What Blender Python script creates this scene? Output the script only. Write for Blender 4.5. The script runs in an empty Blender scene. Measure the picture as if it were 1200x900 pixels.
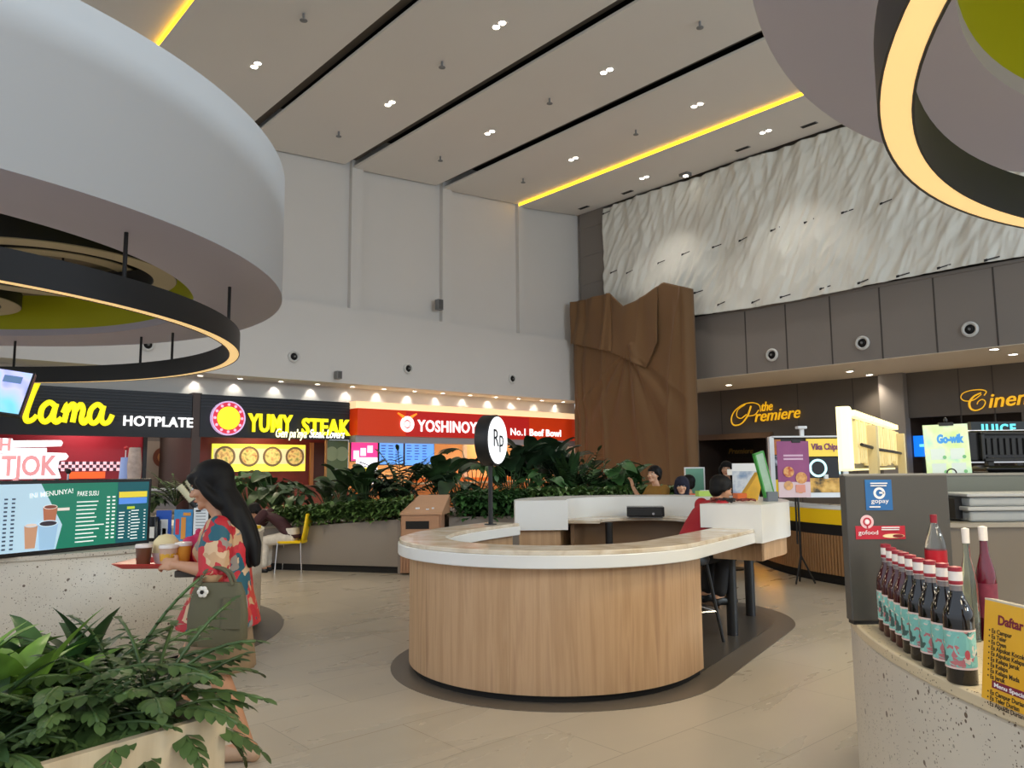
import bpy, bmesh, math, random
from mathutils import Vector, Matrix, noise
random.seed(7)
C = bpy.context.scene.collection
PI = math.pi
V = Vector
# ------------------------------------------------------------------ camera (also used to measure the place)
FPX, PITCH, ROLL, EYE = 900.0, math.radians(6.33), math.radians(-0.477), V((0, 0, 1.5))
_f = V((0, math.cos(PITCH), math.sin(PITCH))); _r = V((1, 0, 0)); _u = V((0, -math.sin(PITCH), math.cos(PITCH)))
CR = _r*math.cos(ROLL) + _u*math.sin(ROLL); CU = -_r*math.sin(ROLL) + _u*math.cos(ROLL); CF = _f
BA = math.radians(41.5)                                   # the building stands turned by this angle
E2 = V((math.cos(BA), math.sin(BA), 0)); E1 = V((-math.sin(BA), math.cos(BA), 0))
def ray(px, py): return CR*((px-600)/FPX) - CU*((py-450)/FPX) + CF
def at_z(px, py, z):
    d = ray(px, py); return EYE + d*((z-EYE.z)/d.z)
def at_y(px, py, y):
    d = ray(px, py); return EYE + d*(y/d.y)
def on_t(px, py, t):                                      # point on a plane parallel to the white wall -> (s, z)
    d = ray(px, py); p = EYE + d*(t/(d @ E1)); return (p @ E2, p.z)
def on_s(px, py, s):                                      # point on a plane parallel to the cinema wall -> (t, z)
    d = ray(px, py); p = EYE + d*(s/(d @ E2)); return (p @ E1, p.z)
cd = bpy.data.cameras.new('camera'); cam = bpy.data.objects.new('camera', cd); C.objects.link(cam)
cd.sensor_width = 36; cd.lens = 27; cd.clip_end = 200; cd.clip_start = .05
cam.matrix_world = Matrix(((CR.x, CU.x, -CF.x, 0), (CR.y, CU.y, -CF.y, 0), (CR.z, CU.z, -CF.z, 1.5), (0, 0, 0, 1)))
bpy.context.scene.camera = cam
# ------------------------------------------------------------------ materials
MATS = {}
def lin(c):
    return tuple((x/255/12.92 if x/255 <= .04045 else ((x/255+.055)/1.055)**2.4) for x in c) + (1,)
def mat(name, rgb, rough=.5, metal=0, emit=0, ecol=None, spec=.5, trans=0, alpha=1, noise_amt=0, noise_scale=8, bump=0, bump_scale=30, coat=0, sheen=0, stretch=None):
    if name in MATS: return MATS[name]
    m = bpy.data.materials.new(name); m.use_nodes = True; N = m.node_tree.nodes; L = m.node_tree.links
    b = N['Principled BSDF']; col = lin(rgb)
    b.inputs['Base Color'].default_value = col; b.inputs['Roughness'].default_value = rough; b.inputs['Metallic'].default_value = metal
    b.inputs['Specular IOR Level'].default_value = spec; b.inputs['Transmission Weight'].default_value = trans; b.inputs['Alpha'].default_value = alpha
    b.inputs['Coat Weight'].default_value = coat; b.inputs['Sheen Weight'].default_value = sheen
    if emit:
        b.inputs['Emission Color'].default_value = lin(ecol or rgb); b.inputs['Emission Strength'].default_value = emit
    if noise_amt or bump:
        tc = N.new('ShaderNodeTexCoord'); mp = N.new('ShaderNodeMapping'); L.new(tc.outputs['Object'], mp.inputs['Vector'])
        if stretch: mp.inputs['Scale'].default_value = stretch
    if noise_amt:
        nz = N.new('ShaderNodeTexNoise'); nz.inputs['Scale'].default_value = noise_scale; nz.inputs['Detail'].default_value = 5
        L.new(mp.outputs['Vector'], nz.inputs['Vector'])
        mx = N.new('ShaderNodeMix'); mx.data_type = 'RGBA'
        mx.inputs[6].default_value = tuple(max(0, x*(1-noise_amt)) for x in col[:3])+(1,); mx.inputs[7].default_value = tuple(min(1, x*(1+noise_amt)) for x in col[:3])+(1,)
        L.new(nz.outputs['Fac'], mx.inputs[0]); L.new(mx.outputs[2], b.inputs['Base Color'])
    if bump:
        n2 = N.new('ShaderNodeTexNoise'); n2.inputs['Scale'].default_value = bump_scale; n2.inputs['Detail'].default_value = 4
        bp = N.new('ShaderNodeBump'); bp.inputs['Strength'].default_value = bump; bp.inputs['Distance'].default_value = .01
        L.new(mp.outputs['Vector'], n2.inputs['Vector']); L.new(n2.outputs['Fac'], bp.inputs['Height']); L.new(bp.outputs['Normal'], b.inputs['Normal'])
    MATS[name] = m; return m
def ramp_mat(name, kind, stops, rough=.5, scale=4, detail=6, distort=0, stretch=(1,1,1), spec=.5, bump=0, const=False, emit=0, rot=(0,0,0), coat=0):
    """a pattern texture through a colour ramp"""
    if name in MATS: return MATS[name]
    m = bpy.data.materials.new(name); m.use_nodes = True; N = m.node_tree.nodes; L = m.node_tree.links; b = N['Principled BSDF']
    tc = N.new('ShaderNodeTexCoord'); mp = N.new('ShaderNodeMapping'); mp.inputs['Scale'].default_value = stretch; mp.inputs['Rotation'].default_value = rot
    L.new(tc.outputs['Object'], mp.inputs['Vector'])
    if kind == 'voronoi':
        t = N.new('ShaderNodeTexVoronoi'); t.inputs['Scale'].default_value = scale; out = t.outputs['Distance']
    elif kind == 'wave':
        t = N.new('ShaderNodeTexWave'); t.inputs['Scale'].default_value = scale; t.inputs['Distortion'].default_value = distort; t.inputs['Detail'].default_value = detail; out = t.outputs['Fac']
    elif kind == 'cells':
        t = N.new('ShaderNodeTexVoronoi'); t.inputs['Scale'].default_value = scale
        sp = N.new('ShaderNodeSeparateColor'); L.new(t.outputs['Color'], sp.inputs[0]); out = sp.outputs[0]
        if distort:
            nz = N.new('ShaderNodeTexNoise'); nz.inputs['Scale'].default_value = scale*.8; vm = N.new('ShaderNodeMixRGB'); vm.blend_type = 'ADD'; vm.inputs[0].default_value = distort
            L.new(mp.outputs['Vector'], nz.inputs['Vector']); L.new(mp.outputs['Vector'], vm.inputs[1]); L.new(nz.outputs['Color'], vm.inputs[2]); L.new(vm.outputs[0], t.inputs['Vector'])
    elif kind == 'checker':
        t = N.new('ShaderNodeTexChecker'); t.inputs['Scale'].default_value = scale; out = t.outputs['Fac']
    else:
        t = N.new('ShaderNodeTexNoise'); t.inputs['Scale'].default_value = scale; t.inputs['Detail'].default_value = detail; t.inputs['Distortion'].default_value = distort; out = t.outputs['Fac']
    if not (kind == 'cells' and distort): L.new(mp.outputs['Vector'], t.inputs['Vector'])
    r = N.new('ShaderNodeValToRGB'); r.color_ramp.interpolation = 'CONSTANT' if const else 'LINEAR'
    e = r.color_ramp.elements
    while len(e) < len(stops): e.new(.5)
    for k, (p, c) in enumerate(stops): e[k].position = p; e[k].color = lin(c)
    L.new(out, r.inputs['Fac']); L.new(r.outputs['Color'], b.inputs['Base Color'])
    b.inputs['Roughness'].default_value = rough; b.inputs['Specular IOR Level'].default_value = spec; b.inputs['Coat Weight'].default_value = coat
    if emit:
        L.new(r.outputs['Color'], b.inputs['Emission Color']); b.inputs['Emission Strength'].default_value = emit
    if bump:
        bp = N.new('ShaderNodeBump'); bp.inputs['Strength'].default_value = bump; bp.inputs['Distance'].default_value = .02
        L.new(out, bp.inputs['Height']); L.new(bp.outputs['Normal'], b.inputs['Normal'])
    MATS[name] = m; return m
# ------------------------------------------------------------------ mesh building
class MB:
    def __init__(s): s.v = []; s.f = []; s.m = Matrix.Identity(4); s.mi = []; s.cur = 0
    def add(s, vs, fs):
        b = len(s.v); s.v += [tuple(s.m @ V(p)) for p in vs]; s.f += [tuple(b+i for i in f) for f in fs]; s.mi += [s.cur]*len(fs); return s
    def box(s, x0, x1, y0, y1, z0, z1):
        return s.add([(x0,y0,z0),(x1,y0,z0),(x1,y1,z0),(x0,y1,z0),(x0,y0,z1),(x1,y0,z1),(x1,y1,z1),(x0,y1,z1)],
                     [(3,2,1,0),(4,5,6,7),(0,1,5,4),(1,2,6,5),(2,3,7,6),(3,0,4,7)])
    def prism(s, poly, z0, z1):
        n = len(poly); a = sum(poly[i][0]*poly[(i+1)%n][1]-poly[(i+1)%n][0]*poly[i][1] for i in range(n))
        if a < 0: poly = poly[::-1]
        return s.add([(x,y,z0) for x,y in poly]+[(x,y,z1) for x,y in poly],
                     [tuple(range(n))[::-1], tuple(range(n,2*n))]+[(i,(i+1)%n,n+(i+1)%n,n+i) for i in range(n)])
    def lathe(s, prof, c=(0,0,0), n=24, caps=True):
        vs = []; fs = []; k = len(prof)
        for i in range(n):
            a = 2*PI*i/n
            for r, z in prof: vs.append((c[0]+r*math.cos(a), c[1]+r*math.sin(a), c[2]+z))
        for i in range(n):
            j = (i+1) % n
            for q in range(k-1): fs.append((i*k+q, j*k+q, j*k+q+1, i*k+q+1))
        if caps:
            if prof[0][0] > 1e-5: fs.append(tuple(i*k for i in range(n))[::-1])
            if prof[-1][0] > 1e-5: fs.append(tuple(i*k+k-1 for i in range(n)))
        return s.add(vs, fs)
    def ring(s, c, r0, r1, z0, z1, n=96):               # closed annular solid
        return s.lathe([(r0,z0),(r1,z0),(r1,z1),(r0,z1),(r0,z0)], c, n, caps=False)
    def cyl(s, c, r, z0, z1, n=24): return s.lathe([(r,z0),(r,z1)], c, n)
    def tube(s, pts, r, n=8, cap=True):
        pts = [V(p) for p in pts]; rs = r if isinstance(r, (list, tuple)) else [r]*len(pts)
        vs = []; fs = []; t0 = (pts[1]-pts[0]).normalized(); up = V((0,0,1)) if abs(t0.z) < .9 else V((1,0,0)); nx = t0.cross(up).normalized()
        for i, p in enumerate(pts):
            t = (pts[min(i+1,len(pts)-1)]-pts[max(i-1,0)]).normalized()
            nx = (nx - t*nx.dot(t)).normalized(); ny = t.cross(nx)
            for k in range(n):
                a = 2*PI*k/n; vs.append(p+nx*(rs[i]*math.cos(a))+ny*(rs[i]*math.sin(a)))
        for i in range(len(pts)-1):
            for k in range(n): fs.append((i*n+k, i*n+(k+1)%n, (i+1)*n+(k+1)%n, (i+1)*n+k))
        if cap: fs += [tuple(range(n))[::-1], tuple((len(pts)-1)*n+k for k in range(n))]
        return s.add(vs, fs)
    def ell(s, c, r, fr=None, nu=14, nv=9):              # ellipsoid; fr = (x, y, z) axes
        c = V(c); ax = [V(a) for a in fr] if fr else [V((1,0,0)),V((0,1,0)),V((0,0,1))]
        vs = [c-ax[2]*r[2]]; fs = []
        for j in range(1, nv):
            ph = -PI/2+PI*j/nv
            for i in range(nu):
                a = 2*PI*i/nu
                vs.append(c+ax[0]*(r[0]*math.cos(ph)*math.cos(a))+ax[1]*(r[1]*math.cos(ph)*math.sin(a))+ax[2]*(r[2]*math.sin(ph)))
        vs.append(c+ax[2]*r[2]); e = len(vs)-1
        for i in range(nu):
            fs.append((0, 1+(i+1)%nu, 1+i)); fs.append((e, 1+(nv-2)*nu+i, 1+(nv-2)*nu+(i+1)%nu))
            for j in range(nv-2): fs.append((1+j*nu+i, 1+j*nu+(i+1)%nu, 1+(j+1)*nu+(i+1)%nu, 1+(j+1)*nu+i))
        return s.add(vs, fs)
    def cap(s, p0, r0, p1, r1, n=12):                    # tapered limb with round ends
        p0, p1 = V(p0), V(p1); d = (p1-p0); t = d.normalized() if d.length > 1e-6 else V((0,0,1))
        pts = []; rs = []
        for a in (80, 55, 28): pts.append(p0-t*(r0*math.sin(math.radians(a)))); rs.append(r0*math.cos(math.radians(a)))
        pts += [p0, p1]; rs += [r0, r1]
        for a in (28, 55, 80): pts.append(p1+t*(r1*math.sin(math.radians(a)))); rs.append(r1*math.cos(math.radians(a)))
        return s.tube(pts, rs, n)
    def chain(s, pts, rs, n=12):
        for i in range(len(pts)-1): s.cap(pts[i], rs[i], pts[i+1], rs[i+1], n)
        return s
    def loft(s, secs, n=24, power=2.0):                  # secs: (centre, rx, ry[, angle]) stacked sections; closed
        vs = []; fs = []
        for sec in secs:
            c, rx, ry = V(sec[0]), sec[1], sec[2]; an = sec[3] if len(sec) > 3 else 0
            for k in range(n):
                a = 2*PI*k/n; ca, sa = math.cos(a), math.sin(a)
                x = rx*math.copysign(abs(ca)**(2/power), ca); y = ry*math.copysign(abs(sa)**(2/power), sa)
                vs.append(c+V((x*math.cos(an)-y*math.sin(an), x*math.sin(an)+y*math.cos(an), 0)))
        m = len(secs)
        for i in range(m-1):
            for k in range(n): fs.append((i*n+k, i*n+(k+1)%n, (i+1)*n+(k+1)%n, (i+1)*n+k))
        fs += [tuple(range(n))[::-1], tuple((m-1)*n+k for k in range(n))]
        return s.add(vs, fs)
    def ribbon(s, path, l0, l1, z0, z1, closed=False):   # solid swept along a 2D path between side offsets l0 (right) .. l1 (left)
        A = offset(path, l0, closed); B = offset(path, l1, closed); n = len(path); vs = []; fs = []
        for (ax, ay), (bx, by) in zip(A, B): vs += [(ax,ay,z0),(bx,by,z0),(bx,by,z1),(ax,ay,z1)]
        for i in range(n if closed else n-1):
            a, b = i*4, ((i+1) % n)*4
            for k in range(4): fs.append((a+k, a+(k+1)%4, b+(k+1)%4, b+k))
        if not closed: fs += [(0,3,2,1), (n*4-4, n*4-3, n*4-2, n*4-1)]
        return s.add(vs, fs)
    def grid(s, fn, nu, nv):
        vs = [fn(i/nu, j/nv) for j in range(nv+1) for i in range(nu+1)]
        fs = [(j*(nu+1)+i, j*(nu+1)+i+1, (j+1)*(nu+1)+i+1, (j+1)*(nu+1)+i) for j in range(nv) for i in range(nu)]
        return s.add(vs, fs)
def offset(path, d, closed=False):
    out = []; n = len(path)
    for i in range(n):
        p = V(path[i]).to_2d()
        a = V(path[(i-1) % n]).to_2d() if (closed or i > 0) else None; b = V(path[(i+1) % n]).to_2d() if (closed or i < n-1) else None
        t = V((0, 0))
        if a is not None: t += (p-a).normalized()
        if b is not None: t += (b-p).normalized()
        t.normalize(); out.append((p.x-t.y*d, p.y+t.x*d))
    return out
def smooth_path(pts, k=6, closed=False):                 # Catmull-Rom through the points
    P = [V(p) for p in pts]; n = len(P); out = []
    for i in range(n if closed else n-1):
        p0 = P[(i-1) % n] if (closed or i > 0) else P[0]; p1 = P[i]; p2 = P[(i+1) % n]; p3 = P[(i+2) % n] if (closed or i+2 < n) else P[-1]
        for j in range(k):
            t = j/k
            out.append(.5*((2*p1)+(p2-p0)*t+(2*p0-5*p1+4*p2-p3)*t*t+(3*p1-p0-3*p2+p3)*t**3))
    if not closed: out.append(P[-1])
    return [tuple(p) for p in out]
def obj(name, mb, m, parent=None, loc=(0,0,0), rz=0, smooth=None, bevel=0, seg=2, mw=None):
    me = bpy.data.meshes.new(name); me.from_pydata(mb.v, [], mb.f)
    for x in (m if isinstance(m, (list, tuple)) else [m]): me.materials.append(x)
    if any(mb.mi): me.polygons.foreach_set('material_index', mb.mi)
    bm = bmesh.new(); bm.from_mesh(me); bmesh.ops.recalc_face_normals(bm, faces=bm.faces)
    if smooth is not None:
        lim = math.radians(smooth)
        for f in bm.faces: f.smooth = True
        for e in bm.edges:
            if len(e.link_faces) == 2 and e.calc_face_angle(0) > lim: e.smooth = False
    bm.to_mesh(me); bm.free(); me.update()
    o = bpy.data.objects.new(name, me); C.objects.link(o)
    if parent: o.parent = parent
    if mw is not None: o.matrix_local = mw
    else: o.location = loc; o.rotation_euler = (0, 0, rz)
    if bevel:
        b = o.modifiers.new('Bevel', 'BEVEL'); b.width = bevel; b.segments = seg; b.limit_method = 'ANGLE'; b.angle_limit = math.radians(40)
    return o
def tag(o, label, cat, group=None, kind=None):
    o['label'] = label; o['category'] = cat
    if group: o['group'] = group
    if kind: o['kind'] = kind
    return o
def thing(name, label, cat, loc=(0,0,0), rz=0, group=None):
    o = bpy.data.objects.new(name, None); C.objects.link(o); o.empty_display_size = .1
    o.location = loc; o.rotation_euler = (0, 0, rz); return tag(o, label, cat, group)
def struct(name, mb, m, rz=0, loc=(0,0,0), label=None, cat=None, **k):
    o = obj(name, mb, m, None, loc, rz, **k); o['kind'] = 'structure'
    if label: o['label'] = label
    if cat: o['category'] = cat
    return o
def face_mat(o3, right, up):                              # matrix of a flat thing: x = right, y = up, z = towards the viewer
    r = V(right).normalized(); u = V(up).normalized(); n = r.cross(u).normalized()
    return Matrix(((r.x,u.x,n.x,o3[0]),(r.y,u.y,n.y,o3[1]),(r.z,u.z,n.z,o3[2]),(0,0,0,1)))
def text(name, body, size, m, parent, mw, extrude=.004, bold=0, shear=0, align='LEFT', sx=1, spacing=1, lsp=1):
    cu = bpy.data.curves.new(name, 'FONT'); cu.body = body; cu.size = size; cu.extrude = extrude; cu.offset = bold; cu.shear = shear
    cu.align_x = align; cu.space_character = spacing; cu.space_line = lsp; cu.resolution_u = 3; cu.materials.append(m)
    o = bpy.data.objects.new(name, cu); C.objects.link(o)
    if parent: o.parent = parent
    o.matrix_local = mw @ Matrix.Diagonal((sx, 1, 1, 1)); return o
def fit_text(o, w):                                      # stretch a text to a width
    bpy.context.view_layer.update(); d = o.dimensions.x
    if d > 0: o.matrix_local = o.matrix_local @ Matrix.Diagonal((w/d, 1, 1, 1))
    return o
def T(x, y, z=0): return Matrix.Translation((x, y, z))
def copy_tree(o, parent=None):
    c = o.copy(); C.objects.link(c)
    if parent: c.parent = parent; c.matrix_parent_inverse = o.matrix_parent_inverse
    for ch in o.children: copy_tree(ch, c)
    return c
def plate(x0, x1, y0, y1, d=.004, z=0):                   # a thin plate in a face frame
    return MB().box(x0, x1, y0, y1, z, z+d)
# ================================================================== setting
M_white = mat('white_plaster', (206,202,197), .75, noise_amt=.03, noise_scale=.6)
M_ceil = mat('ceiling_paint', (226,222,217), .8, noise_amt=.02, noise_scale=.4)
M_taupe = mat('taupe_panel', (128,120,113), .5, noise_amt=.05, noise_scale=.8)
M_taupe_d = mat('dark_taupe_panel', (92,84,76), .5, noise_amt=.06, noise_scale=.8)
M_black = mat('black_metal', (22,22,24), .45)
M_black_gloss = mat('black_plastic', (16,16,18), .25)
M_dark = mat('dark_void', (18,15,13), .8)
M_chrome = mat('chrome', (200,200,202), .18, 1)
M_grey = mat('grey_plastic', (120,120,120), .5)
M_whitep = mat('white_laminate', (232,232,230), .3, noise_amt=.015)
M_lamp = mat('lamp_glow', (255,244,225), .5, emit=14)
# floor: large beige stone tiles with fine joints
def floor_mat():
    m = bpy.data.materials.new('beige_floor_tile'); m.use_nodes = True; N = m.node_tree.nodes; L = m.node_tree.links; b = N['Principled BSDF']
    tc = N.new('ShaderNodeTexCoord'); mp = N.new('ShaderNodeMapping'); L.new(tc.outputs['Object'], mp.inputs['Vector']); mp.inputs['Location'].default_value = (.35, .2, 0)
    br = N.new('ShaderNodeTexBrick'); br.offset = .5; br.inputs['Scale'].default_value = 1
    br.inputs['Mortar Size'].default_value = .003; br.inputs['Brick Width'].default_value = 1.2; br.inputs['Row Height'].default_value = .6
    br.inputs['Color1'].default_value = lin((186,176,161)); br.inputs['Color2'].default_value = lin((179,169,154)); br.inputs['Mortar'].default_value = lin((140,130,116)); br.inputs['Mortar Smooth'].default_value = .3
    L.new(mp.outputs['Vector'], br.inputs['Vector'])
    nz = N.new('ShaderNodeTexNoise'); nz.inputs['Scale'].default_value = 1.1; nz.inputs['Detail'].default_value = 7; nz.inputs['Distortion'].default_value = 1.2
    mp2 = N.new('ShaderNodeMapping'); mp2.inputs['Scale'].default_value = (.6, 1.8, 1); L.new(tc.outputs['Object'], mp2.inputs['Vector']); L.new(mp2.outputs['Vector'], nz.inputs['Vector'])
    r = N.new('ShaderNodeValToRGB'); r.color_ramp.elements[0].position = .3; r.color_ramp.elements[1].position = .72
    r.color_ramp.elements[0].color = (.93,.925,.92,1); r.color_ramp.elements[1].color = (1.04,1.03,1.02,1); L.new(nz.outputs['Fac'], r.inputs['Fac'])
    mx = N.new('ShaderNodeMix'); mx.data_type = 'RGBA'; mx.blend_type = 'MULTIPLY'; mx.inputs[0].default_value = 1
    L.new(br.outputs['Color'], mx.inputs[6]); L.new(r.outputs['Color'], mx.inputs[7]); L.new(mx.outputs[2], b.inputs['Base Color'])
    rr = N.new('ShaderNodeMapRange'); rr.inputs['To Min'].default_value = .2; rr.inputs['To Max'].default_value = .38; L.new(nz.outputs['Fac'], rr.inputs['Value']); L.new(rr.outputs['Result'], b.inputs['Roughness'])
    b.inputs['Specular IOR Level'].default_value = .5
    return m
struct('floor', MB().box(-26, 34, -14, 34, -.12, 0), floor_mat(), BA)
SEAM = 9.53; PW = 4.07
# ---- white wall
w = MB(); w.box(-14, 26.3, 24, 25.35, 4.55, 7.27)
w.box(-14, 26.3, 24.2, 25.35, 7.27, 14)
for k in range(-5, 5):
    s0 = SEAM + PW*k
    w.box(s0-.05, s0+.4 if k < 3 else s0+.25, 24, 24.22, 7.25, 14)
struct('wall_north', w, M_white, BA)
struct('wall_north_lower', MB().box(-14, 26.3, 25.25, 25.45, 3.2, 4.56), M_white, BA)
# ---- ceiling strips, each rising to the right and stepping down at its seam
def strip_z(k, s):
    a = 12.48 + .2*(k-1); b = a + (.31 if k < 3 else .45); f = (s-(SEAM+PW*k))/PW; return a + (b-a)*f
M_cove = mat('yellow_cove_light', (255,200,40), .5, emit=5, ecol=(255,190,25))
CEIL_T0 = -4
for k in range(-4, 4):
    s0 = SEAM + PW*k; s1 = s0 + PW + (.25 if k in (-2, 2) else -.3); c = MB()
    z0, z1 = strip_z(k, s0), strip_z(k, s1)
    vs = []
    for t in (CEIL_T0, 24.1): vs += [(s0,t,z0),(s1,t,z1),(s1,t,z1+.07),(s0,t,z0+.07)]
    c.add(vs, [(0,1,2,3),(7,6,5,4),(0,4,5,1),(1,5,6,2),(2,6,7,3),(3,7,4,0)])
    o = struct('ceiling', c, M_ceil, BA)
    if k in (-1, 3):
        struct('cove_light_trim_1' if k < 0 else 'cove_light_trim_2', MB().box(s0-.012, s0+.0, CEIL_T0, 24.05, z0+.01, z0+.16), M_cove, BA, label='yellow light line along the ceiling step', cat='cove light')
struct('ceiling_deck', MB().box(-8, 27, CEIL_T0, 25, 13.95, 14.1), M_dark, BA)
for k in (-1, 0, 1, 2):
    if k != 3: struct('ceiling_seam_shade', MB().box(SEAM+PW*k-.4, SEAM+PW*k+.1, CEIL_T0, 24, strip_z(k, SEAM+PW*k)+.3, strip_z(k, SEAM+PW*k)+.35), mat('seam_shade_grey', (120,112,104), .8), BA)  # darkened sheet above an added gap, its colour carries the seam's shade
def on_strip(px, py):
    d = ray(px, py)
    for k in range(-4, 4):
        s0 = SEAM+PW*k; z0 = strip_z(k, s0); g = (strip_z(k, s0+PW)-z0)/PW
        den = d.z - g*(d @ E2)
        tt = (z0 + g*(0-s0) - EYE.z)/den; p = EYE + d*tt; s = p @ E2
        if s0 <= s <= s0+PW: return s, p @ E1, p.z, k
def dl(px, py, label):
    s, t, z, k = on_strip(px, py)
    o = thing('ceiling_downlight', label, 'downlight', tuple(E2*s+E1*t+V((0,0,z))), BA, 'twin downlights in the ceiling strips')
    obj('frame', MB().box(-.11, .11, -.24, .24, -.012, .002), M_ceil, o, bevel=.01)
    for q in (-1, 1): obj('lamp', MB().cyl((0, .115*q, 0), .085, -.018, -.008, 20), M_lamp, o)
dl(300,76,'twin ceiling downlight above the big white drum on the left'); dl(585,29,'twin ceiling downlight at the top of the frame between two dark seams')
dl(457,121,'twin ceiling downlight between first and second dark seams, near the white wall'); dl(711,83,'twin ceiling downlight between second and third dark seams, far from wall')
dl(574,155,'twin ceiling downlight between second and third dark seams, near the white wall'); dl(672,186,'twin ceiling downlight just left of the yellow light line, near the wall')
dl(817,123,'twin ceiling downlight just left of the yellow light line, towards the right drum'); dl(755,208,'twin ceiling downlight beside the plastic sheeting, nearer the corner column')
dl(897,154,'twin ceiling downlight beside the plastic sheeting, nearer the right drum')
def sprinkler(px, py, label):
    s, t, z, k = on_strip(px, py); o = thing('sprinkler_head', label, 'sprinkler', tuple(E2*s+E1*t+V((0,0,z))), BA, 'sprinklers on the ceiling')
    obj('pipe', MB().cyl((0,0,0), .03, -.14, -.006, 10), M_grey, o); obj('deflector', MB().lathe([(.02,-.2),(.09,-.18),(.09,-.165),(.03,-.14)], n=14), M_grey, o)
for a in ((356,16,'sprinkler near the top edge left of the first dark ceiling seam'),(397,154,'sprinkler right of the first dark seam near the white wall'),(518,72,'sprinkler between the first and second seams, mid ceiling'),
          (644,115,'sprinkler between the second and third seams, mid ceiling'),(516,183,'sprinkler between the second and third seams close to the wall'),(820,25,'sprinkler near the top edge beside the right drum'),
          (745,152,'sprinkler between the third seam and the yellow light line'),(613,209,'sprinkler close to the wall beside the yellow light line')): sprinkler(*a)
def vent(px, py, label):
    s, t, z, k = on_strip(px, py); o = thing('ceiling_vent', label, 'vent', tuple(E2*s+E1*t+V((0,0,z))), BA, 'small dark vents along the sheeting')
    obj('frame', MB().box(-.1, .1, -.28, .28, -.02, .002), M_grey, o); obj('grille', MB().box(-.07, .07, -.25, .25, -.03, -.018), M_dark, o)
for a in ((684,243,'small dark ceiling vent beside the corner column'),(735,225,'small dark ceiling vent between the column and the ceiling spotlight'),(870,174,'small dark ceiling vent midway along the plastic sheeting'),(948,146,'small dark ceiling vent next to the right drum edge')): vent(*a)
s, t, z, k = on_strip(803, 203)
o = thing('ceiling_spotlight', 'square ceiling spotlight shining beside the plastic sheeting', 'spotlight', tuple(E2*s+E1*t+V((0,0,z))), BA)
obj('housing', MB().box(-.16, .16, -.2, .2, -.12, .002), M_grey, o, bevel=.01); obj('lamp', MB().cyl((.0,-.02,0), .1, -.135, -.118, 18), M_lamp, o)
# ---- cinema side: grey bulkhead over a deep entrance, rear wall behind
S0 = 25.8; SB = 30.4
struct('wall_east_bulkhead', MB().box(S0, SB+.2, -6, 24.5, 5.02, 7.45), M_taupe, BA)
struct('ceiling_foyer', MB().box(S0+.002, SB+.2, -6, 24.5, 5.0, 5.02), mat('soffit_lit_cream', (214,200,180), .7), BA)  # soffit slab coloured paler than the bulkhead to stand in for warm bounced light
g = MB()
for px, py in ((873,372),(920,362),(972,352),(1030,340),(1093,328),(1163,314),(1250,297)):
    tt, _ = on_s(px, py, S0); g.box(S0-.008, S0+.01, tt-.025, tt+.025, 5.02, 7.44)
struct('trim_1', g, mat('panel_joint', (70,64,60), .7), BA)
struct('wall_east_upper', MB().box(S0+.6, S0+.8, -6, 24.3, 7.45, 14), M_taupe_d, BA)
struct('trim_2', MB().box(S0-.06, S0+.12, -6, 18.2, 7.42, 7.52), M_taupe, BA)
tcol = on_s(708, 300, S0-.25)[0]
cc = MB()
for i in range(5): cc.box(S0-.25, S0+.6, tcol, 24.02, 7.3+i*1.32, 7.3+i*1.32+1.29)
cc.box(S0-.23, S0+.6, tcol+.02, 24.02, 0, 14)
struct('column', cc, M_taupe, BA, label='grey clad corner column beside the plastic sheeting', cat='column')
# rear wall, in panels, with two dark entrances
dl0, dl1 = on_s(903, 520, SB)[0], on_s(816, 520, SB)[0]; dr0, dr1 = on_s(1088, 500, SB)[0], on_s(1062, 500, SB)[0]
b = MB(); DZ = 2.78
b.box(SB, SB+.25, dl1, 24.5, 0, 5.02); b.box(SB, SB+.25, dl0, dl1, DZ, 5.02); b.box(SB, SB+.25, dr1, dl0, 0, 5.02); b.box(SB, SB+.25, dr0-3, dr1, 3.3, 5.02); b.box(SB, SB+.25, -6, dr0-3, 0, 5.02)
struct('wall_east', b, M_taupe_d, BA)
g = MB()
for px in (845, 935, 1000, 1125, 1165):
    tt, _ = on_s(px, 470, SB); g.box(SB-.01, SB+.02, tt-.02, tt+.02, DZ if dl0-.1 < tt < dl1+.1 else 0, 5)
struct('trim_3', g, mat('panel_joint', (70,64,60), .7), BA)
t0, _ = on_s(1060, 470, SB-.3); struct('pilaster_column', MB().box(SB-.35, SB+.1, t0, t0+.9, 0, 5.02), M_taupe, BA, label='taupe pilaster between the two cinema signs', cat='column')
M_brown = mat('brown_wood', (96,70,48), .5, noise_amt=.2, noise_scale=3, stretch=(1,8,1))
d = MB(); d.box(SB-.2, SB+.3, dl0-.15, dl1+.15, DZ-.02, DZ+.22); struct('door_1', d, M_brown, BA, label='brown timber beam over the dark cinema entrance', cat='door head')
M_dwall = mat('dark_brown_wall', (52,38,30), .6)
struct('wall_foyer', MB().box(SB+2.5, SB+2.7, dl0-2, dl1+2, 0, 4).box(SB+.25, SB+2.6, dl0-.2, dl0, 0, 4).box(SB+.25, SB+2.6, dl1, dl1+.2, 0, 4).box(SB+.2, SB+2.6, dl0-.2, dl1+.2, 3.6, 3.8), M_dwall, BA)
struct('wall_foyer_right', MB().box(SB+2.5, SB+2.7, dr0-5, dr1+2, 0, 4).box(SB+.25, SB+2.6, dr1, dr1+.2, 0, 4).box(SB+.2, SB+2.6, dr0-4, dr1+.2, 3.6, 3.8), M_dwall, BA)
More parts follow.
